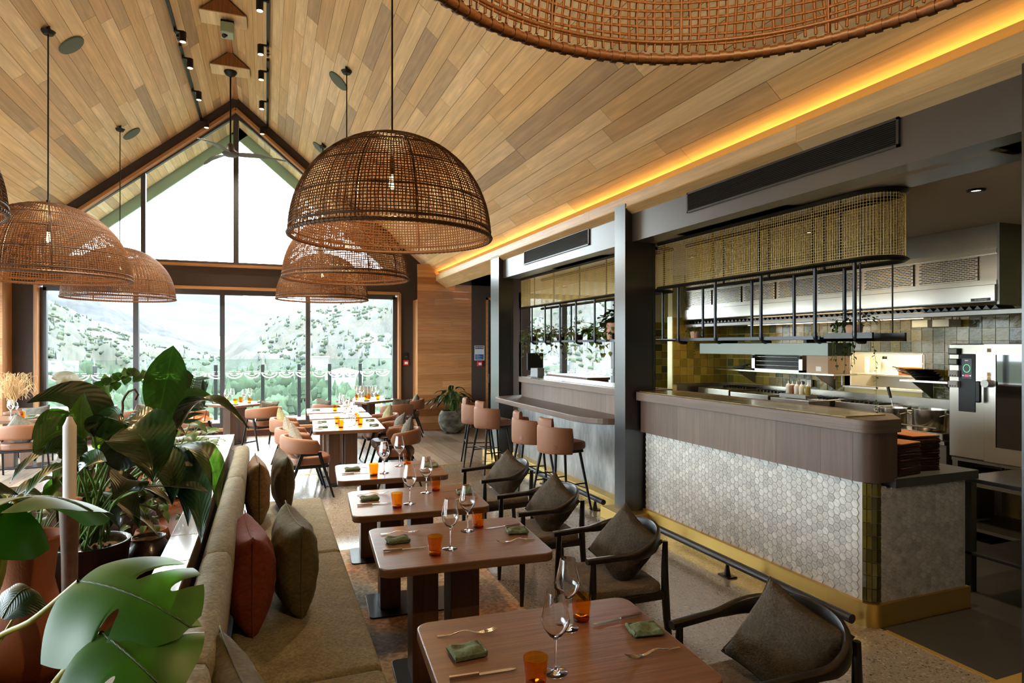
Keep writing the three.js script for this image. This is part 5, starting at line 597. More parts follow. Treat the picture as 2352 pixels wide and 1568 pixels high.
function wallShelf(px0, px1, y, depth, label) { const z0 = onX(px0, 850, KX - depth).z, z1 = onX(px1, 850, KX - depth).z, g = thing('wall_shelf', label, 'shelf', [KX - depth / 2, y, (z0 + z1) / 2]), L = z1 - z0; obj('shelf_board', bb(-depth / 2, depth / 2 - 0.02, 0, 0.02, -L / 2, L / 2), M.steel, g); for (const s of [-0.3, 0.35]) { const sh = new THREE.Shape([new THREE.Vector2(-depth / 2 + 0.04, 0), new THREE.Vector2(depth / 2 - 0.02, 0), new THREE.Vector2(depth / 2 - 0.02, -0.2)]); const e = new THREE.ExtrudeGeometry(sh, { depth: 0.012, bevelEnabled: false }); e.translate(0, 0, s * L); obj('bracket', metreUV(e), M.steelDull, g); } return [z0, z1]; }
const s1 = wallShelf(1640, 1915, 1.47, 0.42, 'steel wall shelf carrying the salamander grill');
{ const z0 = onX(1724, 830, 6.55).z, z1 = onX(1840, 830, 6.55).z, z2 = onX(1893, 830, 6.55).z, g = thing('salamander_grill', 'stainless salamander grill with open black chamber on the wall shelf', 'grill', [6.76, 1.49, (z0 + z1) / 2]), L = z1 - z0; obj('grill_body', [bb(-0.19, 0.2, 0, 0.03, -L / 2, L / 2), bb(-0.19, 0.2, 0.28, 0.3, -L / 2, L / 2), bb(-0.19, 0.2, 0, 0.3, -L / 2, -L / 2 + 0.06), bb(-0.19, 0.2, 0, 0.3, L / 2 - 0.06, L / 2)], M.steel, g); obj('chamber', bb(-0.1, 0.2, 0.03, 0.28, -L / 2 + 0.06, L / 2 - 0.06), M.blackMetal, g); for (const y of [0.08, 0.14, 0.2]) obj('rack_bar', cyl([-0.17, y, -L / 2 + 0.06], [-0.17, y, L / 2 - 0.06], 0.005, 0.005, 6), M.steel, g); for (const s of [-1, 1]) obj('knob', cyl([-0.22, 0.2, s * (L / 2 - 0.03)], [-0.19, 0.2, s * (L / 2 - 0.03)], 0.025, 0.025, 12), M.blackMetal, g);
  const w = thing('control_cabinet', 'plain beige steel cabinet beside the salamander grill', 'cabinet', [6.76, 1.49, (z1 + z2) / 2 + 0.03]); obj('cabinet_body', bb(-0.18, 0.2, 0, 0.29, -(z2 - z1) / 2 + 0.03, (z2 - z1) / 2, 0.004), std({ color: '#b09478', roughness: 0.5 }), w); obj('label_plate', bb(-0.183, -0.178, 0.03, 0.09, 0, 0.08), M.white, w);
  const t = thing('tongs_bundle', 'dark heap of tongs on the steel wall shelf', 'tongs', [6.72, 1.49, onX(1690, 840, 6.6).z]); for (let k = 0; k < 9; k++) obj('tong', move(bx(0.02, 0.012, 0.26, 0, 0, 0, 0.003), rr(-0.06, 0.06), 0.01 + k * 0.008, rr(-0.12, 0.12), rr(-0.15, 0.15), rr(-1, 1), 0), M.blackMetal, t); }
wallShelf(2066, 2176, 1.45, 0.4, 'steel wall shelf with frying pans beside the oven');
for (let k = 0; k < 4; k++) { const z = onX(2125 - k * 6, 860, 6.75).z, g = thing('frying_pan', `black frying pan, ${ORD[k]} from the bottom of the stack on the shelf`, 'pan', [6.78, 1.472 + k * 0.022, z], rr(-0.4, 0.4), 'stacked frying pans'); obj('pan_body', lathe([[0.001, 0], [0.11, 0], [0.15, 0.045], [0.146, 0.045], [0.107, 0.005], [0.001, 0.005]], 24), M.blackMetal, g); obj('handle', sweep((t) => ({ p: V(-0.02, 0.035 + 0.03 * t, -0.14 - 0.17 * t), side: V(1, 0, 0), up: V(0, 1, 0), w: 0.022, h: 0.01 }), 6, 8, 0.6), M.blackMetal, g); }
{ const p = onX(1880, 884, 6.97), g = thing('isolator_switch', 'grey wall isolator switch above the cooking line', 'switch', [6.97, 1.28, onX(1855, 884, 6.97).z]); obj('switch_box', [bb(-0.03, 0, 0, 0.1, -0.1, 0.0, 0.004), bb(-0.03, 0, 0, 0.1, 0.005, 0.09, 0.004)], std({ color: '#b9b5ab', roughness: 0.5 }), g); obj('dial', cyl([-0.05, 0.05, -0.05], [-0.03, 0.05, -0.05], 0.028, 0.028, 14), M.blackMetal, g);
  const c = thing('copper_pipe', 'bent copper gas pipe on the olive tiles', 'pipe', [6.96, 1.4, onX(1900, 850, 6.96).z]); obj('pipe', tube([[0, 0.42, 0.12], [0, 0.05, 0.12], [0, 0, 0.1], [0, -0.02, 0], [0, -0.02, -0.1], [0, 0.04, -0.12]], 0.009, 40, 8), std({ color: '#b0653f', roughness: 0.35, metalness: 1 }), c); }
{ // things seen through the pass
  const g = thing('store_shelf', 'white shelf seen through the kitchen pass-through', 'shelf', [7.7, 1.45, onX(2060, 850, 7.7).z]); obj('shelf_board', bb(-0.2, 0.2, 0, 0.02, -0.5, 0.6), M.white, g); obj('support', bb(0.16, 0.2, -0.4, 0, -0.5, 0.6), M.white, g); const z = onX(2040, 835, 7.6).z; for (let k = 0; k < 10; k++) { const c = obj('foam_cup', lathe([[0.001, 0], [0.03, 0], [0.036, 0.06], [0.001, 0.06]], 12), M.white); c.position.set(7.6, 1.471 + k * 0.0185, z - 0.32); tag(c, 'white cup in the tall cup stack seen through the pass', 'cup', 'stacked white cups'); }
  const v = thing('vacuum_flask', 'white flask on the shelf seen through the pass', 'flask', [7.6, 1.47, z - 0.05]); obj('flask_body', lathe([[0.001, 0], [0.045, 0], [0.045, 0.16], [0.03, 0.2], [0.001, 0.2]], 16), M.white, v); obj('cap', lathe([[0.03, 0.2], [0.028, 0.235], [0.001, 0.24]], 12), M.blackMetal, v); for (let k = 0; k < 5; k++) { const b = obj('bread_board', bx(0.2, 0.018, 0.3, 0, 0, 0, 0.003), std({ color: '#c47a35', roughness: 0.7 })); b.position.set(7.62, 1.48 + k * 0.021, z + 0.35); b.rotation.y = rr(-0.08, 0.08); tag(b, 'orange-brown wooden board in the stack seen through the pass', 'board', 'stacked wooden boards'); } }
{ // combination oven on its stand
  const xF = 6.2, A = onX(2180, 790, xF), z0 = A.z, zs = onX(2262, 790, xF).z, z1 = z0 + 0.92, y0 = 0.77, y1 = 1.865, g = thing('combi_oven', 'stainless combination oven with touch screen and glass door', 'oven', [6.55, y0, (z0 + z1) / 2]); const c = (z0 + z1) / 2, B = (x0, x1, ya, yb, a, b, r = 0, gr = 'y') => bb(x0 - 6.55, x1 - 6.55, ya - y0, yb - y0, a - c, b - c, r, gr);
  obj('oven_body', B(xF + 0.02, 6.95, y0, y1, z0, z1, 0.008), M.steelDull, g); obj('front_panel', B(xF, xF + 0.02, y0 + 0.01, y1 - 0.004, z0, zs - 0.006, 0.006), M.steel, g);
  const dA = zs + 0.004, w0 = onX(2290, 850, xF).z, w1 = z1 - 0.07, door = obj('door', [B(xF - 0.02, xF + 0.02, y0 + 0.01, y0 + 0.15, dA, z1), B(xF - 0.02, xF + 0.02, y1 - 0.1, y1 - 0.004, dA, z1), B(xF - 0.02, xF + 0.02, y0 + 0.15, y1 - 0.1, dA, w0), B(xF - 0.02, xF + 0.02, y0 + 0.15, y1 - 0.1, w1, z1)], M.steel, g);
  obj('door_glass', B(xF - 0.012, xF - 0.004, y0 + 0.15, y1 - 0.1, w0, w1), phy({ color: '#0d0b09', roughness: 0.04, metalness: 0.0, clearcoat: 1, clearcoatRoughness: 0.02 }), door);
  const hz = zs + 0.045; obj('handle', [B(xF - 0.09, xF - 0.055, 1.32, 1.52, zs - 0.035, zs + 0.012, 0.014)], M.blackMetal, door); obj('handle_hub', cyl(V(xF - 0.08 - 6.55, 1.5 - y0, hz - c), V(xF - 0.02 - 6.55, 1.5 - y0, hz - c), 0.035, 0.035, 18), M.steelDull, door);
  obj('control_panel', B(xF - 0.006, xF + 0.004, 1.22, 1.77, onX(2202, 850, xF).z, onX(2241, 850, xF).z, 0.004), M.blackMetal, g);
  const sc = canvasTex(128, 256, (k, w, h) => { k.fillStyle = '#10161c'; k.fillRect(0, 0, w, h); k.strokeStyle = '#4fd06a'; k.lineWidth = 7; k.beginPath(); k.ellipse(64, 125, 42, 50, 0, 0, 7); k.stroke(); k.fillStyle = '#d8dfe4'; k.font = '18px sans-serif'; k.fillText('160°C', 38, 32); k.fillStyle = '#c22440'; k.fillRect(38, 205, 54, 26); k.fillStyle = '#e6e6e6'; k.beginPath(); k.arc(18, 218, 8, 0, 7); k.arc(110, 218, 8, 0, 7); k.fill(); });
  const sA = onX(2210, 850, xF).z, sB = onX(2233, 850, xF).z, sp = new THREE.PlaneGeometry(sB - sA, 0.19); sp.rotateY(-H); sp.translate(xF - 0.008 - 6.55, 1.6 - y0 + 0.03, (sA + sB) / 2 - c); obj('touch_screen', plain(sp), std({ map: sc, emissiveMap: sc, emissive: '#ffffff', emissiveIntensity: 0.55, roughness: 0.2 }), g);
  const wt = canvasTex(64, 64, (k) => { k.fillStyle = '#b7b0a2'; k.fillRect(0, 0, 64, 64); k.fillStyle = '#caa522'; k.strokeStyle = '#5b4a10'; k.lineWidth = 5; k.beginPath(); k.moveTo(32, 6); k.lineTo(60, 56); k.lineTo(4, 56); k.closePath(); k.fill(); k.stroke(); k.fillStyle = '#2c230a'; k.font = 'bold 34px sans-serif'; k.fillText('!', 27, 52); }); for (const y of [1.805, 1.585, 1.55]) { const e = new THREE.PlaneGeometry(0.034, 0.034); e.rotateY(-H); e.translate(xF - 0.022 - 6.55, y - y0, onX(2275, 850, xF).z - c); obj('warning_sticker', plain(e), std({ map: wt, roughness: 0.5 }), door); }
  [807, 831, 858, 882].forEach((py, i) => { const p = onX(2190, py, xF - 0.03), t = thing('kitchen_timer', `small clip-on kitchen timer, ${ORD[i]} from the top of the oven side`, 'timer', [xF - 0.022, p.y - 0.03, p.z], 0, 'clip-on timers'); obj('timer_case', bb(-0.02, 0.02, 0, 0.062, -0.045, 0.045, 0.005), i > 1 ? std({ color: '#8a8187', roughness: 0.5 }) : M.blackMetal, t); obj('display', bb(-0.023, -0.019, i > 1 ? 0.03 : 0.012, 0.055, -0.036, 0.036), std({ color: '#7d857e', roughness: 0.3 }), t); if (i > 1) for (let k = -1; k < 2; k++) obj('button', cyl([-0.024, 0.014, k * 0.024], [-0.019, 0.014, k * 0.024], 0.006, 0.006, 8), M.blackMetal, t); });
  obj('flue', cyl(V(0.2, y1 - y0, 0.0), V(0.2, y1 - y0 + 0.06, 0.0), 0.04, 0.04, 14), M.steel, g);
  const st = thing('oven_stand', 'dark steel stand with shelves of plates under the oven', 'stand', [6.55, 0, c]); for (const x of [-0.3, 0.36]) for (const z of [-0.42, 0.42]) obj('stand_leg', bb(x - 0.025, x + 0.025, 0, y0, z - 0.025, z + 0.025), M.steelDull, st); obj('stand_shelf', [bb(-0.33, 0.38, 0.52, 0.56, -0.45, 0.45), bb(-0.33, 0.38, 0.1, 0.13, -0.45, 0.45), bb(-0.33, 0.38, y0 - 0.03, y0 - 0.001, -0.45, 0.45)], M.steelDull, st);
  for (let s = 0; s < 2; s++) for (let k = 0; k < 6; k++) { const p = obj('dark_plate', lathe([[0.001, 0], [0.08, 0], [0.13, 0.012], [0.13, 0.016], [0.08, 0.006], [0.001, 0.006]], 20), M.blackMetal); p.position.set(6.4, 0.561 + k * 0.017, c - 0.25 + s * 0.35); tag(p, s ? 'dark plate in the right stack under the oven' : 'dark plate in the left stack under the oven', 'plate', s ? 'right plate stack' : 'left plate stack'); } 
  const pr = thing('prep_bench', 'low steel prep bench with plates beside the menu shelf', 'bench', [5.25, 0, -2.9]); obj('prep_top', bb(-0.35, 0.5, 0.83, 0.86, -0.3, 0.6, 0.004), M.plateMetal, pr); for (const [x, z] of [[-0.3, -0.25], [0.45, -0.25], [-0.3, 0.55], [0.45, 0.55]]) obj('prep_leg', bb(x - 0.03, x + 0.03, 0, 0.83, z - 0.03, z + 0.03), M.plateMetal, pr); obj('prep_shelf', bb(-0.33, 0.48, 0.28, 0.3, -0.28, 0.58), M.plateMetal, pr); }
// menus in two stacks on the side shelf
{ const cov = ['#250b07', '#2c0f09', '#200906', '#3d170b'].map((c) => std({ color: c, roughness: 0.6 })), tanC = std({ color: '#b5794a', roughness: 0.7 }); const mg = bx(0.24, 0.0082, 0.32, 0, 0, 0, 0.002, 'z');
  for (const [x, z, n, a, nm] of [[4.06, -3.14, 24, 0.1, 'front'], [4.34, -3.2, 27, -0.12, 'rear']]) for (let k = 0; k < n; k++) { const m = obj('menu_folder', mg, k > n - 2 ? tanC : cov[k % 4]); m.position.set(x + rr(-0.006, 0.006), 0.968 + 0.0045 + k * 0.0092, z + rr(-0.006, 0.006)); m.rotation.y = a + rr(-0.06, 0.06); tag(m, k > n - 2 ? `tan menu folder on top of the ${nm} menu stack` : `dark red-brown menu folder in the ${nm} stack on the counter shelf`, 'menu', k > n - 2 ? undefined : nm + ' menu stack'); } }
// kitchen lights
for (const [x, z, lb] of [[4.67, -2.93, 'round recessed ceiling light nearest the menu shelf'], [4.9, -4.6, 'round recessed ceiling light above the pass'], [4.9, -6.4, 'round recessed ceiling light deeper in the kitchen'], [5.4, -7.6, 'round recessed ceiling light behind the bar'], [5.2, -10.6, 'round recessed ceiling light over the back bar']]) { const g = thing('recessed_light', lb, 'downlight', [x, 2.938, z], 0, 'recessed kitchen lights'); obj('trim_ring', lathe([[0.035, 0.0], [0.055, 0.0], [0.057, 0.012], [0.035, 0.012]], 24), M.blackMetal, g); obj('lens', lathe([[0.001, 0.008], [0.036, 0.008], [0.036, 0.011], [0.001, 0.011]], 20), M.spotGlow, g); const l = new THREE.SpotLight(new THREE.Color(1, 0.72, 0.4), z < -7 ? 2.6 : 2.6, 0, 0.95, 0.8, 2); l.position.set(x, 2.93, z); l.target.position.set(x + 0.4, 0, z); l.castShadow = true; l.name = 'downlight'; scene.add(l, l.target); }
{ const l = new THREE.RectAreaLight(new THREE.Color(1, 0.8, 0.52), 2.2, 2.6, 0.06); l.position.set(6.6, 2.12, -6.0); l.lookAt(6.6, 0, -6.0); l.name = 'hood_light'; const g = thing('hood_lamp', 'long lamp tube under the extractor hood', 'lamp', [6.6, 2.14, -6.0]); obj('lamp_cover', bb(-0.03, 0.03, 0, 0.02, -1.3, 1.3, 0.004), std({ color: '#fff0d0', emissive: new THREE.Color(1, 0.8, 0.5), emissiveIntensity: 2 }), g); l.rotation.set(-H, 0, H); scene.add(l); }
{ const l = new THREE.PointLight(new THREE.Color(1, 0.85, 0.62), 2.2, 0, 2); l.position.set(7.5, 2.55, -5.6); l.castShadow = true; l.name = 'store_light'; scene.add(l); const o = obj('store_bulb', lathe([[0.001, -0.06], [0.04, -0.05], [0.05, 0], [0.03, 0.04], [0.001, 0.05]], 16), M.spotGlow); o.position.set(7.5, 2.62, -5.6); tag(o, 'round lamp in the store room behind the pass', 'lamp'); }
// notices and call points
{ const tx = canvasTex(128, 192, (k, w, h) => { k.fillStyle = '#c9ccd6'; k.fillRect(0, 0, w, h); k.fillStyle = '#2c3552'; k.fillRect(8, 6, w - 16, 36); k.fillStyle = '#e6e9f2'; k.font = 'bold 17px sans-serif'; k.textAlign = 'center'; k.fillText('FIRE ACTION', 64, 30); k.strokeStyle = '#8d8a96'; for (let i = 0; i < 7; i++) { k.beginPath(); k.moveTo(20 + i * 12, 100); k.lineTo(40 + i * 9, 56 + (i % 3) * 12); k.stroke(); } k.fillStyle = '#2f4f86'; k.fillRect(8, 114, w - 16, 70); k.fillStyle = '#a9bbdc'; for (let i = 0; i < 6; i++) k.fillRect(18, 122 + i * 10, 40 + (i * 17) % 50, 3); });
  const p0 = onZ(1089, 828, -13.44), p1 = onZ(1113, 793, -13.44), g = thing('fire_notice', 'blue and white fire notice in a frame on the dark wall', 'notice', [(p0.x + p1.x) / 2, p0.y, -13.445]); const w = p1.x - p0.x, h = p1.y - p0.y; obj('notice_frame', bb(-w / 2, w / 2, 0, h, -0.004, 0.01), M.steelDull, g); const e = new THREE.PlaneGeometry(w - 0.02, h - 0.02); e.translate(0, h / 2, 0.0115); obj('print', plain(e), std({ map: tx, roughness: 0.5 }), g);
  for (const [px, py, z, lb, dark] of [[1101, 835, -13.445, 'red fire call point under the fire notice', false], [932, 833, GZ + 0.0, 'red fire call point beside the window end', true]]) { const p = onZ(px, py, z), q = thing('fire_call_point', lb, 'call point', [p.x, p.y - 0.06, z]); obj('case', bb(-0.06, 0.06, 0, 0.12, 0, 0.05, 0.01), std({ color: '#b3282c', roughness: 0.4 }), q); obj('face', bb(-0.035, 0.035, 0.03, 0.085, 0.05, 0.054), M.white, q); if (dark) { const k = thing('door_sensor', 'small black sensor above the window-side call point', 'sensor', [p.x, p.y + 0.09, z]); obj('sensor_body', bb(-0.05, 0.05, 0, 0.14, 0, 0.04, 0.008), M.blackMetal, k); obj('sensor_lens', bb(-0.03, 0.03, 0.03, 0.06, 0.04, 0.044), M.slate, k); } } }
// terrace furniture seen past the bar
function deckChair(x, z, turn, label) { const g = thing('terrace_chair', label, 'chair', [x, -0.04, z], turn, 'terrace chairs'); const m = wood('#a08b78', 0.7); obj('seat', bb(-0.25, 0.25, 0.42, 0.46, -0.24, 0.24, 0.006), m, g); for (let k = 0; k < 6; k++) obj('back_slat', move(bx(0.06, 0.46, 0.014), -0.2 + k * 0.08, 0.7, -0.26, -0.15), m, g); for (const sx of [-1, 1]) { for (const sz of [-1, 1]) obj('leg', cyl([sx * 0.23, 0, sz * 0.22], [sx * 0.22, sz < 0 ? 0.7 : 0.64, sz * 0.22], 0.014, 0.014, 8), M.white, g); obj('armrest', bb(sx * 0.25 - 0.025, sx * 0.25 + 0.025, 0.64, 0.665, -0.24, 0.24), M.white, g); } }
deckChair(7.15, -14.6, 0.3, 'slatted terrace chair outside the bar glass'); deckChair(6.2, -15.2, -0.4, 'slatted terrace chair beside the wooden terrace table'); deckChair(2.3, -15.3, 2.6, 'slatted terrace chair outside the right end of the gable glass');
{ const g = thing('terrace_table', 'wooden terrace table outside the bar glass', 'table', [6.0, -0.04, -15.9]); obj('table_top', bb(-0.9, 0.9, 1.02, 1.07, -0.4, 0.4, 0.008), wood('#b07a52', 0.6), g); for (const sx of [-0.8, 0.8]) for (const sz of [-0.3, 0.3]) obj('leg', bb(sx - 0.03, sx + 0.03, 0, 1.02, sz - 0.03, sz + 0.03), M.alu, g);
  const s = thing('wicker_sofa', 'pale wicker sofa on the terrace past the bar', 'sofa', [8.5, -0.04, -14.8], -0.2); const wk = std({ color: '#b99e78', map: rep(canes, 4), roughness: 0.8 }); obj('sofa_base', bb(-0.9, 0.9, 0.0, 0.4, -0.4, 0.4, 0.02), wk, s); obj('sofa_back', bb(-0.9, 0.9, 0.4, 0.86, 0.3, 0.42, 0.03), wk, s); for (const k of [-1, 1]) obj('sofa_arm', bb(k * 0.84 - 0.07, k * 0.84 + 0.07, 0.4, 0.66, -0.4, 0.3, 0.03), wk, s); obj('sofa_cushion', bb(-0.78, 0.78, 0.4, 0.55, -0.4, 0.29, 0.04), M.white, s); }
// ------------------------------------------------------------------ plants in the planter and on the floor
const toCam = (p) => V(0, EYE, 0).sub(p).normalize();
function leafGeo(b, m, t, w, n, { fold = 0.25, wave = 0.02, N = 14, shape, twist = 0, seed = 0 } = {}) {
  const sh = shape ?? ((q) => Math.sin(Math.PI * Math.min(1, q) ** 0.72) ** 0.9 * (1 - 0.12 * q)); const P = (q) => { const a = 1 - q; return b.clone().multiplyScalar(a * a).addScaledVector(m, 2 * a * q).addScaledVector(t, q * q); };
  const frames = []; for (let i = 0; i <= N; i++) { const q = i / N, p = P(q), d = P(Math.min(1, q + 0.01)).sub(P(Math.max(0, q - 0.01))).normalize(); let s = new THREE.Vector3().crossVectors(d, n).normalize(); const up = new THREE.Vector3().crossVectors(s, d).normalize(); if (twist) s = s.multiplyScalar(Math.cos(twist * q)).addScaledVector(up, Math.sin(twist * q)); frames.push({ p, s, up, h: sh(q) * w / 2 }); }
  return grid((u, v) => { const i = Math.min(N, Math.round(u * N)), f = frames[i], q = (v - 0.5) * 2; return f.p.clone().addScaledVector(f.s, q * f.h).addScaledVector(f.up, fold * f.h * Math.abs(q) ** 1.4 + wave * w * Math.sin(u * 17 + seed + q * 2) * Math.abs(q)); }, N, 6, 1, 1);
}
function plantGroup(name, label, pos, group) { const g = thing(name, label, 'plant', pos, 0, group); const o = V(...pos); g.userData.o = undefined; return { g, add(n, geo, m, parent) { geo.translate(-o.x, -o.y, -o.z); return obj(n, geo, m, parent ?? g); } }; }
const potProfile = { round: (r, h) => [[0.001, 0], [r * 0.6, 0], [r * 0.95, h * 0.35], [r, h * 0.6], [r * 0.86, h * 0.9], [r * 0.8, h], [r * 0.74, h], [r * 0.74, h * 0.9], [0.001, h * 0.88]], cone: (r, h) => [[0.001, 0], [r * 0.75, 0], [r, h], [r * 0.92, h], [r * 0.9, h * 0.9], [0.001, h * 0.9]] };
const FL = 0.62;
{ // the big peace lily
  const R = V(-0.78, FL, -3.5); const p = plantGroup('peace_lily', 'large dark-leaved peace lily in the planter behind the bench', [R.x, FL, R.z]);
  p.add('pot', move(lathe(potProfile.cone(0.17, 0.3), 28), R.x, FL, R.z), M.clayDark); p.add('soil', move(lathe([[0.001, 0.25], [0.15, 0.25]], 16), R.x, FL, R.z), M.soil);
  const crown = V(R.x, FL + 0.28, R.z), up = V(0, 1, 0); let sd = 1;
  const L = (b, m, t, w, mat, n, o = {}) => { const B = atD(...b), Mi = atD(...m), T = atD(...t); const nn = n === 'c' ? toCam(B) : n === 'u' ? up : n; p.add('leaf', leafGeo(B, Mi, T, w, nn, { seed: sd++, ...o }), mat); const c0 = crown.clone().add(V(rr(-0.07, 0.07), 0, rr(-0.07, 0.07))); const mid = c0.clone().lerp(B, 0.5).add(V(0, 0.06, 0)); p.add('stalk', tube(curve([c0, mid, B]), 0.006, 12, 5), M.stem); };
  const cu = (b) => toCam(atD(...b)).add(V(0, 0.5, 0)).normalize();
  L([358, 985, 3.0], [376, 900, 2.98], [398, 793, 2.95], 0.185, M.leafMid, 'c', { fold: 0.1, wave: 0.01, shape: (q) => Math.sin(Math.PI * q ** 1.25) ** 0.75 });
  L([240, 1010, 2.8], [215, 860, 2.75], [62, 925, 2.6], 0.17, M.leafDark, cu([150, 950, 2.7]), { fold: 0.15 });
  L([232, 968, 3.1], [215, 920, 3.1], [252, 884, 3.05], 0.14, M.leafBright, 'c', { fold: 0.1 });
  L([392, 990, 3.1], [415, 880, 3.15], [490, 912, 3.2], 0.11, M.leafMid, cu([430, 920, 3.1]), { fold: 0.2 });
  L([405, 995, 2.9], [455, 850, 2.85], [572, 985, 2.7], 0.11, M.leafGloss, 'u', { fold: 0.5 });
  L([288, 985, 2.4], [350, 985, 2.3], [352, 1108, 2.25], 0.24, M.leafGloss, cu([340, 1030, 2.3]), { fold: 0.3, wave: 0.04 });
  L([268, 1020, 2.7], [240, 930, 2.68], [285, 958, 2.6], 0.13, M.leafMid, 'c', {});
  L([215, 1000, 2.6], [225, 935, 2.6], [292, 975, 2.5], 0.1, M.leafGloss, 'u', { fold: 0.4 });
  L([340, 975, 2.7], [380, 955, 2.7], [430, 1003, 2.7], 0.1, M.leafDeep, 'u', {});
  L([290, 965, 2.9], [330, 950, 2.8], [352, 990, 2.7], 0.14, M.leafGloss, cu([330, 960, 2.8]), {});
  L([395, 1025, 2.6], [500, 990, 2.55], [500, 1165, 2.45], 0.15, M.leafMid, V(0.3, 0.9, 0.2), { fold: 0.1 });
  L([400, 1060, 2.6], [470, 1045, 2.5], [462, 1250, 2.35], 0.15, M.leafDark, V(-0.2, 0.5, 0.8), { fold: 0.2 });
  L([360, 1060, 2.7], [440, 1030, 2.6], [432, 1210, 2.45], 0.14, M.leafDeep, V(-0.1, 0.5, 0.8), {});
  L([330, 1060, 2.6], [410, 1030, 2.5], [395, 1160, 2.4], 0.15, M.leafGloss, V(0, 0.6, 0.8), {});
  L([195, 1000, 2.7], [110, 960, 2.6], [78, 1060, 2.5], 0.13, M.leafMid, cu([120, 1000, 2.6]), {});
  L([165, 985, 2.9], [120, 930, 2.8], [72, 1012, 2.7], 0.11, M.leafMid, cu([110, 960, 2.8]), {});
  L([190, 1045, 2.6], [90, 1010, 2.5], [22, 1110, 2.4], 0.11, M.leafDark, 'u', {});
  L([200, 1075, 2.6], [110, 1050, 2.5], [50, 1150, 2.4], 0.1, M.leafMid, 'u', {});
  L([190, 1060, 2.4], [150, 1000, 2.4], [98, 1042, 2.35], 0.11, M.leafGloss, cu([140, 1040, 2.4]), {});
  L([180, 1080, 2.4], [205, 1050, 2.35], [245, 1060, 2.3], 0.11, M.leafGloss, cu([200, 1060, 2.4]), {});
  L([245, 1040, 2.8], [250, 1010, 2.8], [232, 960, 2.8], 0.12, M.leafBright, 'c', {});
  L([190, 1010, 2.6], [180, 960, 2.6], [193, 900, 2.6], 0.1, M.leafBright, 'c', {});
  L([270, 1080, 2.5], [290, 1010, 2.5], [300, 985, 2.5], 0.16, M.leafDeep, cu([280, 1030, 2.5]), {});
  L([330, 1120, 2.5], [420, 1110, 2.4], [478, 1130, 2.35], 0.12, M.leafDeep, 'u', {});
  L([300, 1120, 2.4], [300, 1070, 2.3], [262, 1150, 2.2], 0.14, M.leafDeep, cu([290, 1100, 2.3]), {});
  for (let i = 0; i < 26; i++) { const a = rr(0, 6.283), r = rr(0.12, 0.42), h = rr(0.18, 0.6) * (1 - r * 0.5), B = crown.clone().add(V(Math.cos(a) * r * 0.45, h * 0.75, Math.sin(a) * r * 0.45)), T = crown.clone().add(V(Math.cos(a) * (r + 0.12), h * rr(0.35, 0.8), Math.sin(a) * (r + 0.12))), Mi = B.clone().lerp(T, 0.45).add(V(0, 0.12, 0)); p.add('leaf', leafGeo(B, Mi, T, rr(0.09, 0.15), up, { seed: i, twist: rr(-0.5, 0.5) }), pick([M.leafDark, M.leafDeep, M.leafDark, M.leafMid])); p.add('stalk', tube(curve([crown, crown.clone().lerp(B, 0.6).add(V(0, 0.03, 0)), B]), 0.005, 8, 4), M.stem); }
  const fb = atD(155, 908, 2.9); p.add('spathe', leafGeo(fb, atD(150, 860, 2.9), atD(117, 870, 2.85), 0.13, toCam(fb), { fold: 0.5, wave: 0.06 }), M.spathe); p.add('spathe', leafGeo(fb, atD(175, 870, 2.92), atD(170, 872, 2.95), 0.1, toCam(fb), { fold: 0.3, wave: 0.05 }), M.spathe); p.add('stalk', tube(curve([crown, crown.clone().lerp(fb, 0.6), fb]), 0.005, 12, 5), M.stem);
  p.add('stalk', tube(curve([crown, atD(276, 970, 3.0), atD(282, 920, 3.0), atD(302, 894, 3.0), atD(317, 902, 3.0), atD(310, 918, 3.0)]), 0.006, 28, 6), M.stemBrown); }
function leaflets(p, cv, n, L, w, m, gap = 0.08, both = true, t0 = 0.2) { for (let i = 0; i < n; i++) { const t = t0 + (0.98 - t0) * i / (n - 1), c = cv.getPoint(t), d = cv.getTangent(t); const nn = toCam(c).add(V(0, 0.4, 0)).normalize(), s = new THREE.Vector3().crossVectors(d, nn).normalize(); for (const k of both ? [-1, 1] : [i % 2 ? 1 : -1]) { const T = c.clone().addScaledVector(s, k * L).addScaledVector(d, L * 0.6); p.add('leaf', leafGeo(c.clone(), c.clone().lerp(T, 0.5).addScaledVector(nn, 0.01), T, w, nn, { N: 6, seed: i }), m); } } }
{ const R = V(-0.75, FL, -4.35), p = plantGroup('zz_plant', 'arching plant with round paired leaflets behind the peace lily', [R.x, FL, R.z]); p.add('pot', move(lathe(potProfile.round(0.14, 0.24), 24), R.x, FL, R.z), M.clayDark); const a = curve([R.clone().add(V(0, 0.2, 0)), atD(372, 930, 3.9), atD(345, 872, 3.8), atD(300, 862, 3.75), atD(262, 878, 3.7), atD(236, 890, 3.65)]); p.add('stalk', tube(a, 0.006, 40, 6), M.stem); leaflets(p, a, 8, 0.05, 0.06, M.leafMid, 0.08, false, 0.5); for (const [x, y] of [[262, 868], [242, 870], [288, 855], [310, 855], [330, 860], [344, 868]]) { const b = atD(x, y + 10, 3.75); p.add('leaf', leafGeo(b, atD(x + 2, y, 3.74), atD(x - 3, y - 12, 3.72), 0.055, toCam(b), { N: 6 }), M.leafPale); } }
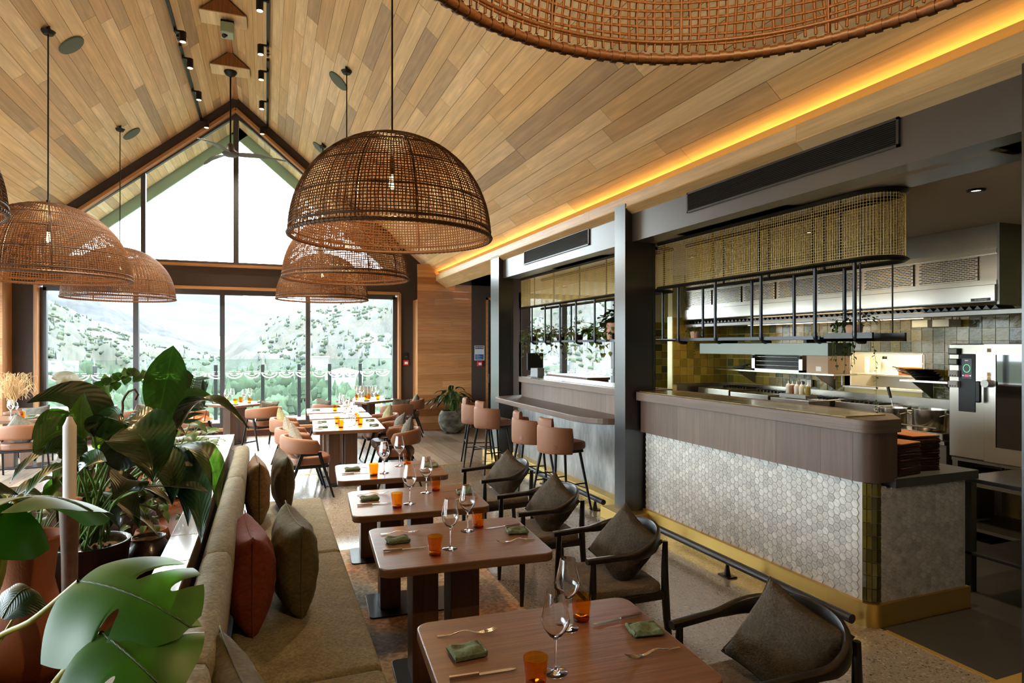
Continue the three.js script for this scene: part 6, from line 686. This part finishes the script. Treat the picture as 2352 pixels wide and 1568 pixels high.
{ const R = V(-0.78, FL, -5.15), p = plantGroup('palm_zz_plant', 'upright plant with narrow dark paired leaflets behind the tall leaf', [R.x, FL, R.z]); p.add('pot', move(lathe(potProfile.cone(0.14, 0.22), 24), R.x, FL, R.z), M.stonePot); for (const [x1, y1, x2, y2] of [[425, 930, 446, 868], [412, 940, 408, 880], [398, 950, 385, 905], [432, 945, 470, 905]]) { const a = curve([R.clone().add(V(0, 0.2, 0)), atD(x1, y1, 4.9), atD(x2, y2, 4.8)]); p.add('stalk', tube(a, 0.005, 20, 5), M.stem); leaflets(p, a, 11, 0.11, 0.035, M.leafDark, 0.1, true, 0.4); } }
{ const R = V(-0.7, FL, -5.75), p = plantGroup('anthurium', 'anthurium with orange spathes and bright leaves at the far planter end', [R.x, FL, R.z]); p.add('pot', move(lathe(potProfile.round(0.15, 0.24), 24), R.x, FL, R.z), M.clayDark); const C = R.clone().add(V(0, 0.22, 0)); for (const [x, y, w] of [[470, 962, 0.14], [445, 957, 0.1]]) { const b = atD(x, y + 4, 5.4); p.add('stalk', tube(curve([C, C.clone().lerp(b, 0.5).add(V(0, 0.05, 0)), b]), 0.005, 12, 5), M.stem); p.add('spathe', leafGeo(b.clone().add(V(-0.06, 0.02, 0)), b.clone().add(V(0, -0.02, 0)), b.clone().add(V(0.07, 0.02, 0.02)), w, V(0, 1, 0.4), { fold: 0.3 }), M.orangeSpathe); p.add('spadix', tube(curve([b, b.clone().add(V(0.005, 0.05, 0)), b.clone().add(V(0.012, 0.09, 0))]), 0.006, 8, 6), std({ color: '#9a4b2c', roughness: 0.6 })); }
  for (let i = 0; i < 22; i++) { const a = rr(0, 6.283), r = rr(0.05, 0.3), h = rr(0.1, 0.5), B = C.clone().add(V(Math.cos(a) * r, h * 0.8, Math.sin(a) * r)), T = B.clone().add(V(Math.cos(a) * 0.14, rr(-0.1, 0.08), Math.sin(a) * 0.14)); p.add('leaf', leafGeo(B, B.clone().lerp(T, 0.5).add(V(0, 0.05, 0)), T, rr(0.07, 0.12), V(0, 1, 0.5), { N: 8, seed: i }), pick([M.leafBright, M.leafMid, M.leafBright])); p.add('stalk', tube(curve([C, C.clone().lerp(B, 0.6).add(V(0, 0.03, 0)), B]), 0.003, 8, 4), M.stem); } }
{ const R = V(-0.6, FL, -6.35), p = plantGroup('fern', 'bright green fern in a dark bowl at the planter end', [R.x, FL, R.z]); p.add('pot', move(lathe(potProfile.cone(0.17, 0.2), 24), R.x, FL, R.z), M.clayDark); const C = R.clone().add(V(0, 0.2, 0)); for (let i = 0; i < 13; i++) { const a = i / 13 * 6.283 + rr(-0.2, 0.2), L = rr(0.22, 0.36), T = C.clone().add(V(Math.cos(a) * L, rr(0.02, 0.14), Math.sin(a) * L)), cv = new THREE.QuadraticBezierCurve3(C, C.clone().lerp(T, 0.5).add(V(0, 0.2, 0)), T), parts = [tube(cv, 0.003, 12, 4)]; for (let k = 2; k < 20; k++) { const t = k / 20, c = cv.getPoint(t), d = cv.getTangent(t), s = new THREE.Vector3().crossVectors(d, V(0, 1, 0)).normalize(), w = 0.085 * Math.sin(Math.PI * t ** 0.7) + 0.008; for (const q of [-1, 1]) { const e = c.clone().addScaledVector(s, q * w).addScaledVector(d, w * 0.4); parts.push(leafGeo(c.clone(), c.clone().lerp(e, 0.5), e, 0.02, V(0, 1, 0.3), { N: 4 })); } } p.add('frond', merge(parts), M.leafBright); } }
{ // low leafy plants between the pots
  for (const [x, z, nm, lb, n, L, m] of [[-1.06, -3.74, 'pothos_plant', 'round-leaved pothos in a brass pot in the planter', 26, 0.1, M.leafPale], [-0.6, -4.02, 'mossy_plant', 'small feathery plant beside the dark glazed pot', 60, 0.05, M.leafBright], [-1.1, -3.0, 'broad_leaf_plant', 'dark broad-leaved plant by the left planter rim', 22, 0.16, M.leafDark]]) { const p = plantGroup(nm, lb, [x, FL, z]); const ph = 0.2; p.add('pot', move(lathe(potProfile.round(nm === 'pothos_plant' ? 0.13 : 0.1, ph), 24), x, FL, z), nm === 'pothos_plant' ? M.brassPot : M.terracotta); const C = V(x, FL + ph, z); for (let i = 0; i < n; i++) { const a = rr(0, 6.283), r = rr(0.02, 0.16), h = rr(0.02, nm === 'broad_leaf_plant' ? 0.5 : 0.3), B = C.clone().add(V(Math.cos(a) * r, h, Math.sin(a) * r)), T = B.clone().add(V(Math.cos(a) * L, rr(-0.06, 0.04), Math.sin(a) * L)); p.add('leaf', leafGeo(B, B.clone().lerp(T, 0.5).add(V(0, 0.03, 0)), T, L * 0.72, V(0, 1, 0.4), { N: 8, seed: i }), m); if (nm !== 'mossy_plant') p.add('stalk', tube(curve([C, C.clone().lerp(B, 0.6).add(V(0, 0.02, 0)), B]), 0.003, 6, 4), M.stem); } } }
{ // monstera close to the camera
  const R = V(-0.72, FL, -1.5), p = plantGroup('monstera', 'monstera with split glossy leaves at the near end of the planter', [R.x, FL, R.z]); p.add('pot', move(lathe(potProfile.round(0.16, 0.26), 28), R.x, FL, R.z), M.clayDark); const C = R.clone().add(V(0, 0.24, 0));
  const cut = (q, slits) => { let k = 1; for (const [s, wd, dp] of slits) { const e = Math.abs(q - s) / wd; if (e < 1) k = Math.min(k, 1 - dp * (1 - e * e) ** 0.5); } return k; };
  function split(b, t, bend, w, n, slits, mat) { const N = 90, P = (q) => { const a = 1 - q, m = b.clone().lerp(t, 0.5).add(bend); return b.clone().multiplyScalar(a * a).addScaledVector(m, 2 * a * q).addScaledVector(t, q * q); }; const base = (q) => (q < 0.12 ? 0.35 + 5.4 * q : Math.cos((q - 0.12) / 0.88 * 1.5) ** 0.62); const axis = t.clone().sub(b).normalize(), side0 = new THREE.Vector3().crossVectors(axis, n).normalize(); const up = new THREE.Vector3().crossVectors(side0, axis).normalize();
    const half = (sg, sl) => grid((u, v) => { const q = u, h = base(q) * w / 2 * cut(q, sl), lat = v * h, c = P(Math.min(1, q)); const r = lat / (w / 2); return c.clone().addScaledVector(side0, sg * lat).addScaledVector(axis, -0.06 * w * r + 0.34 * w * r * r * (0.35 + 0.4 * q)).addScaledVector(up, -0.26 * w * r * r + 0.05 * w * r + 0.012 * w * Math.sin(q * 14 + sg) * r); }, N, 8, 1, sg); 
    const L = obj('leaf', (() => { const g = merge([half(1, slits[0]), half(-1, slits[1])]); g.translate(-R.x, -FL, -R.z); return g; })(), mat, p.g); const rib = []; for (let i = 0; i <= 12; i++) rib.push(P(i / 12).addScaledVector(up, 0.001)); p.add('midrib', tube(curve(rib), 0.002, 24, 5), M.leafBright, L); return L; }
  const pet = (pts, r = 0.007) => p.add('stalk', tube(curve(pts), r, 24, 7), M.stemYellow);
  const b1 = atD(182, 1335, 1.42), t1 = atD(438, 1440, 1.32); split(b1, t1, V(0, 0.05, 0.03), 0.31, toCam(b1).add(V(0, 0.75, 0)).normalize(), [[[0.52, 0.05, 0.72]], [[0.42, 0.045, 0.75], [0.7, 0.05, 0.6]]], M.leafMonstera); pet([C, atD(-60, 1520, 1.45), atD(80, 1420, 1.43), b1]);
  const b2 = atD(235, 1455, 1.3), t2 = atD(395, 1600, 1.22); split(b2, t2, V(0, 0.03, 0.03), 0.3, toCam(b2).add(V(0, 0.45, 0)).normalize(), [[[0.5, 0.06, 0.7]], [[0.45, 0.05, 0.7]]], M.leafMonstera); pet([C, atD(60, 1640, 1.32), atD(150, 1540, 1.31), b2], 0.008);
  const b3 = atD(40, 1150, 1.15), t3 = atD(212, 1175, 1.05); split(b3, t3, V(0, 0.03, 0), 0.22, V(-0.1, 1, -0.55).normalize(), [[[0.5, 0.06, 0.65]], [[0.62, 0.06, 0.7]]], M.leafMonstera); pet([C, atD(-40, 1420, 1.2), atD(10, 1260, 1.16), b3], 0.008);
  const b4 = atD(28, 1160, 1.12), t4 = atD(-60, 1270, 1.05); split(b4, t4, V(0, 0.02, 0), 0.2, toCam(b4).add(V(0.3, 0.3, 0)).normalize(), [[[0.5, 0.05, 0.6]], []], M.leafMonstera); pet([C, atD(-60, 1440, 1.15), b4], 0.006);
  const b5 = atD(70, 1350, 1.7), t5 = atD(5, 1420, 1.65); split(b5, t5, V(0, 0.04, 0), 0.16, V(0, 1, 0.4).normalize(), [[], []], M.leafDark); pet([C, atD(20, 1440, 1.7), b5], 0.005); }
// vessels in the planter
{ const z = (x, y) => onY(x, y, FL); let q = z(60, 1545); const v = thing('terracotta_vase', 'tall waisted terracotta vase behind the monstera', 'vase', [-0.823, FL, -2.8]); obj('vase_body', lathe([[0.001, 0], [0.09, 0], [0.15, 0.06], [0.17, 0.13], [0.15, 0.21], [0.1, 0.29], [0.085, 0.36], [0.095, 0.46], [0.115, 0.52], [0.108, 0.525], [0.085, 0.46], [0.07, 0.36], [0.001, 0.34]], 36), M.terracotta, v); obj('rim', lathe([[0.113, 0.515], [0.121, 0.522], [0.113, 0.53], [0.105, 0.522], [0.113, 0.515]], 32), M.terracotta, v);
  const a = onY(372, 1335, FL), j = thing('glazed_jar', 'dark brown glazed jar near the bench-side planter rim', 'jar', [-0.57, FL, a.z]); obj('jar_body', lathe([[0.001, 0], [0.07, 0], [0.115, 0.08], [0.12, 0.14], [0.095, 0.2], [0.075, 0.225], [0.082, 0.24], [0.075, 0.24], [0.068, 0.225], [0.001, 0.2]], 32), M.clayDark, j); obj('lip', lathe([[0.076, 0.234], [0.084, 0.24], [0.076, 0.246], [0.07, 0.24], [0.076, 0.234]], 28), M.clayDark, j);
  const gp = thing('glass_carafe', 'clear ribbed glass carafe beside the dark glazed jar', 'carafe', [-0.68, FL, a.z + 0.2]); obj('carafe_body', lathe([[0.001, 0.004], [0.06, 0.004], [0.062, 0.1], [0.055, 0.2], [0.06, 0.24]], 24), M.glass, gp); obj('carafe_base', lathe([[0.001, 0], [0.06, 0], [0.06, 0.004], [0.001, 0.004]], 20), M.glassSolid, gp);
  const c = atD(160, 1150, 2.1), k = thing('candlestick', 'turned dark wooden candlestick in the planter', 'candlestick', [c.x, FL, c.z]); const hh = c.y - FL; obj('stick', lathe([[0.001, 0], [0.075, 0], [0.078, 0.02], [0.05, 0.035], [0.026, 0.07], [0.022, hh * 0.5], [0.024, hh * 0.75], [0.03, hh - 0.03], [0.026, hh - 0.012], [0.036, hh], [0.001, hh]], 24), M.walnutDark, k); obj('drip_pan', lathe([[0.001, hh], [0.034, hh], [0.036, hh + 0.006], [0.001, hh + 0.006]], 20), M.paleTerracotta, k);
  const cd = thing('taper_candle', 'unlit white taper candle on the wooden candlestick', 'candle', [c.x, c.y + 0.006, c.z]); const ch = 0.275; obj('wax', lathe([[0.001, 0], [0.0195, 0], [0.0195, ch - 0.03], [0.014, ch - 0.018], [0.01, ch - 0.008], [0.008, ch], [0.001, ch + 0.002]], 20), M.wax, cd); obj('wick', tube(curve([[0, ch, 0], [0.003, ch + 0.006, 0], [0.012, ch + 0.006, 0.002]]), 0.0022, 8, 5), M.linen, cd); }
{ // floor planter by the timber wall
  const P = onY(1040, 993, 0), p = plantGroup('floor_plant', 'peace lily in a round grey stone pot by the timber wall', [P.x - 0.02, 0, P.z + 0.05]); const cx = P.x - 0.02, cz = P.z + 0.05; p.add('pot', move(lathe([[0.001, 0], [0.14, 0], [0.25, 0.1], [0.305, 0.24], [0.29, 0.38], [0.235, 0.48], [0.21, 0.48], [0.24, 0.38], [0.001, 0.36]], 36), cx, 0, cz), M.stonePot); p.add('soil', move(lathe([[0.001, 0.43], [0.23, 0.43]], 20), cx, 0, cz), M.soil); const C = V(cx, 0.42, cz);
  for (let i = 0; i < 42; i++) { const a = i * 2.399, r = 0.12 + 0.36 * (i / 42), h = rr(0.3, 0.6) * (1 - 0.45 * i / 42), B = C.clone().add(V(Math.cos(a) * r * 0.55, h, Math.sin(a) * r * 0.55)), T = C.clone().add(V(Math.cos(a) * (r + 0.2), h * rr(0.25, 1.0) - 0.08 * (i / 42), Math.sin(a) * (r + 0.2))), Mi = B.clone().lerp(T, 0.5).add(V(0, 0.13, 0)); p.add('leaf', leafGeo(B, Mi, T, rr(0.09, 0.13), V(0, 1, 0), { seed: i, twist: rr(-0.4, 0.4) }), pick([M.leafGloss, M.leafDark, M.leafGloss])); p.add('stalk', tube(curve([C, C.clone().lerp(B, 0.6).add(V(0, 0.05, 0)), B]), 0.005, 8, 4), M.stem); } }
{ // dried grass in a glass vase
  const x = -4.0, z = -13.0, g = thing('dried_grass_vase', 'glass vase of curly dried grass on the table by the left window end', 'vase', [x, TH + 0.0005, z]); obj('vase_body', lathe([[0.001, 0.004], [0.05, 0.004], [0.075, 0.06], [0.06, 0.12], [0.04, 0.15], [0.055, 0.18]], 24), M.glass, g); const a = []; for (let i = 0; i < 230; i++) { const th = rr(0, 6.283), r = rr(0.02, 0.3) , h = rr(0.3, 0.66), c = rr(0.03, 0.1), ph = rnd() * 6; a.push(tube(curve([[0, 0.02, 0], [Math.cos(th) * 0.02, 0.15, Math.sin(th) * 0.02], [Math.cos(th) * r * 0.55, h * 0.75, Math.sin(th) * r * 0.55], [Math.cos(th) * r + c * Math.cos(ph), h, Math.sin(th) * r + c * Math.sin(ph)], [Math.cos(th) * r * 1.2, h - rr(0.03, 0.2), Math.sin(th) * r * 1.2]]), 0.0028, 12, 3)); } const o = obj('dried_grass', a, M.dryGrass, g); o.userData.kind = 'stuff'; }
renderer.render(scene, camera);
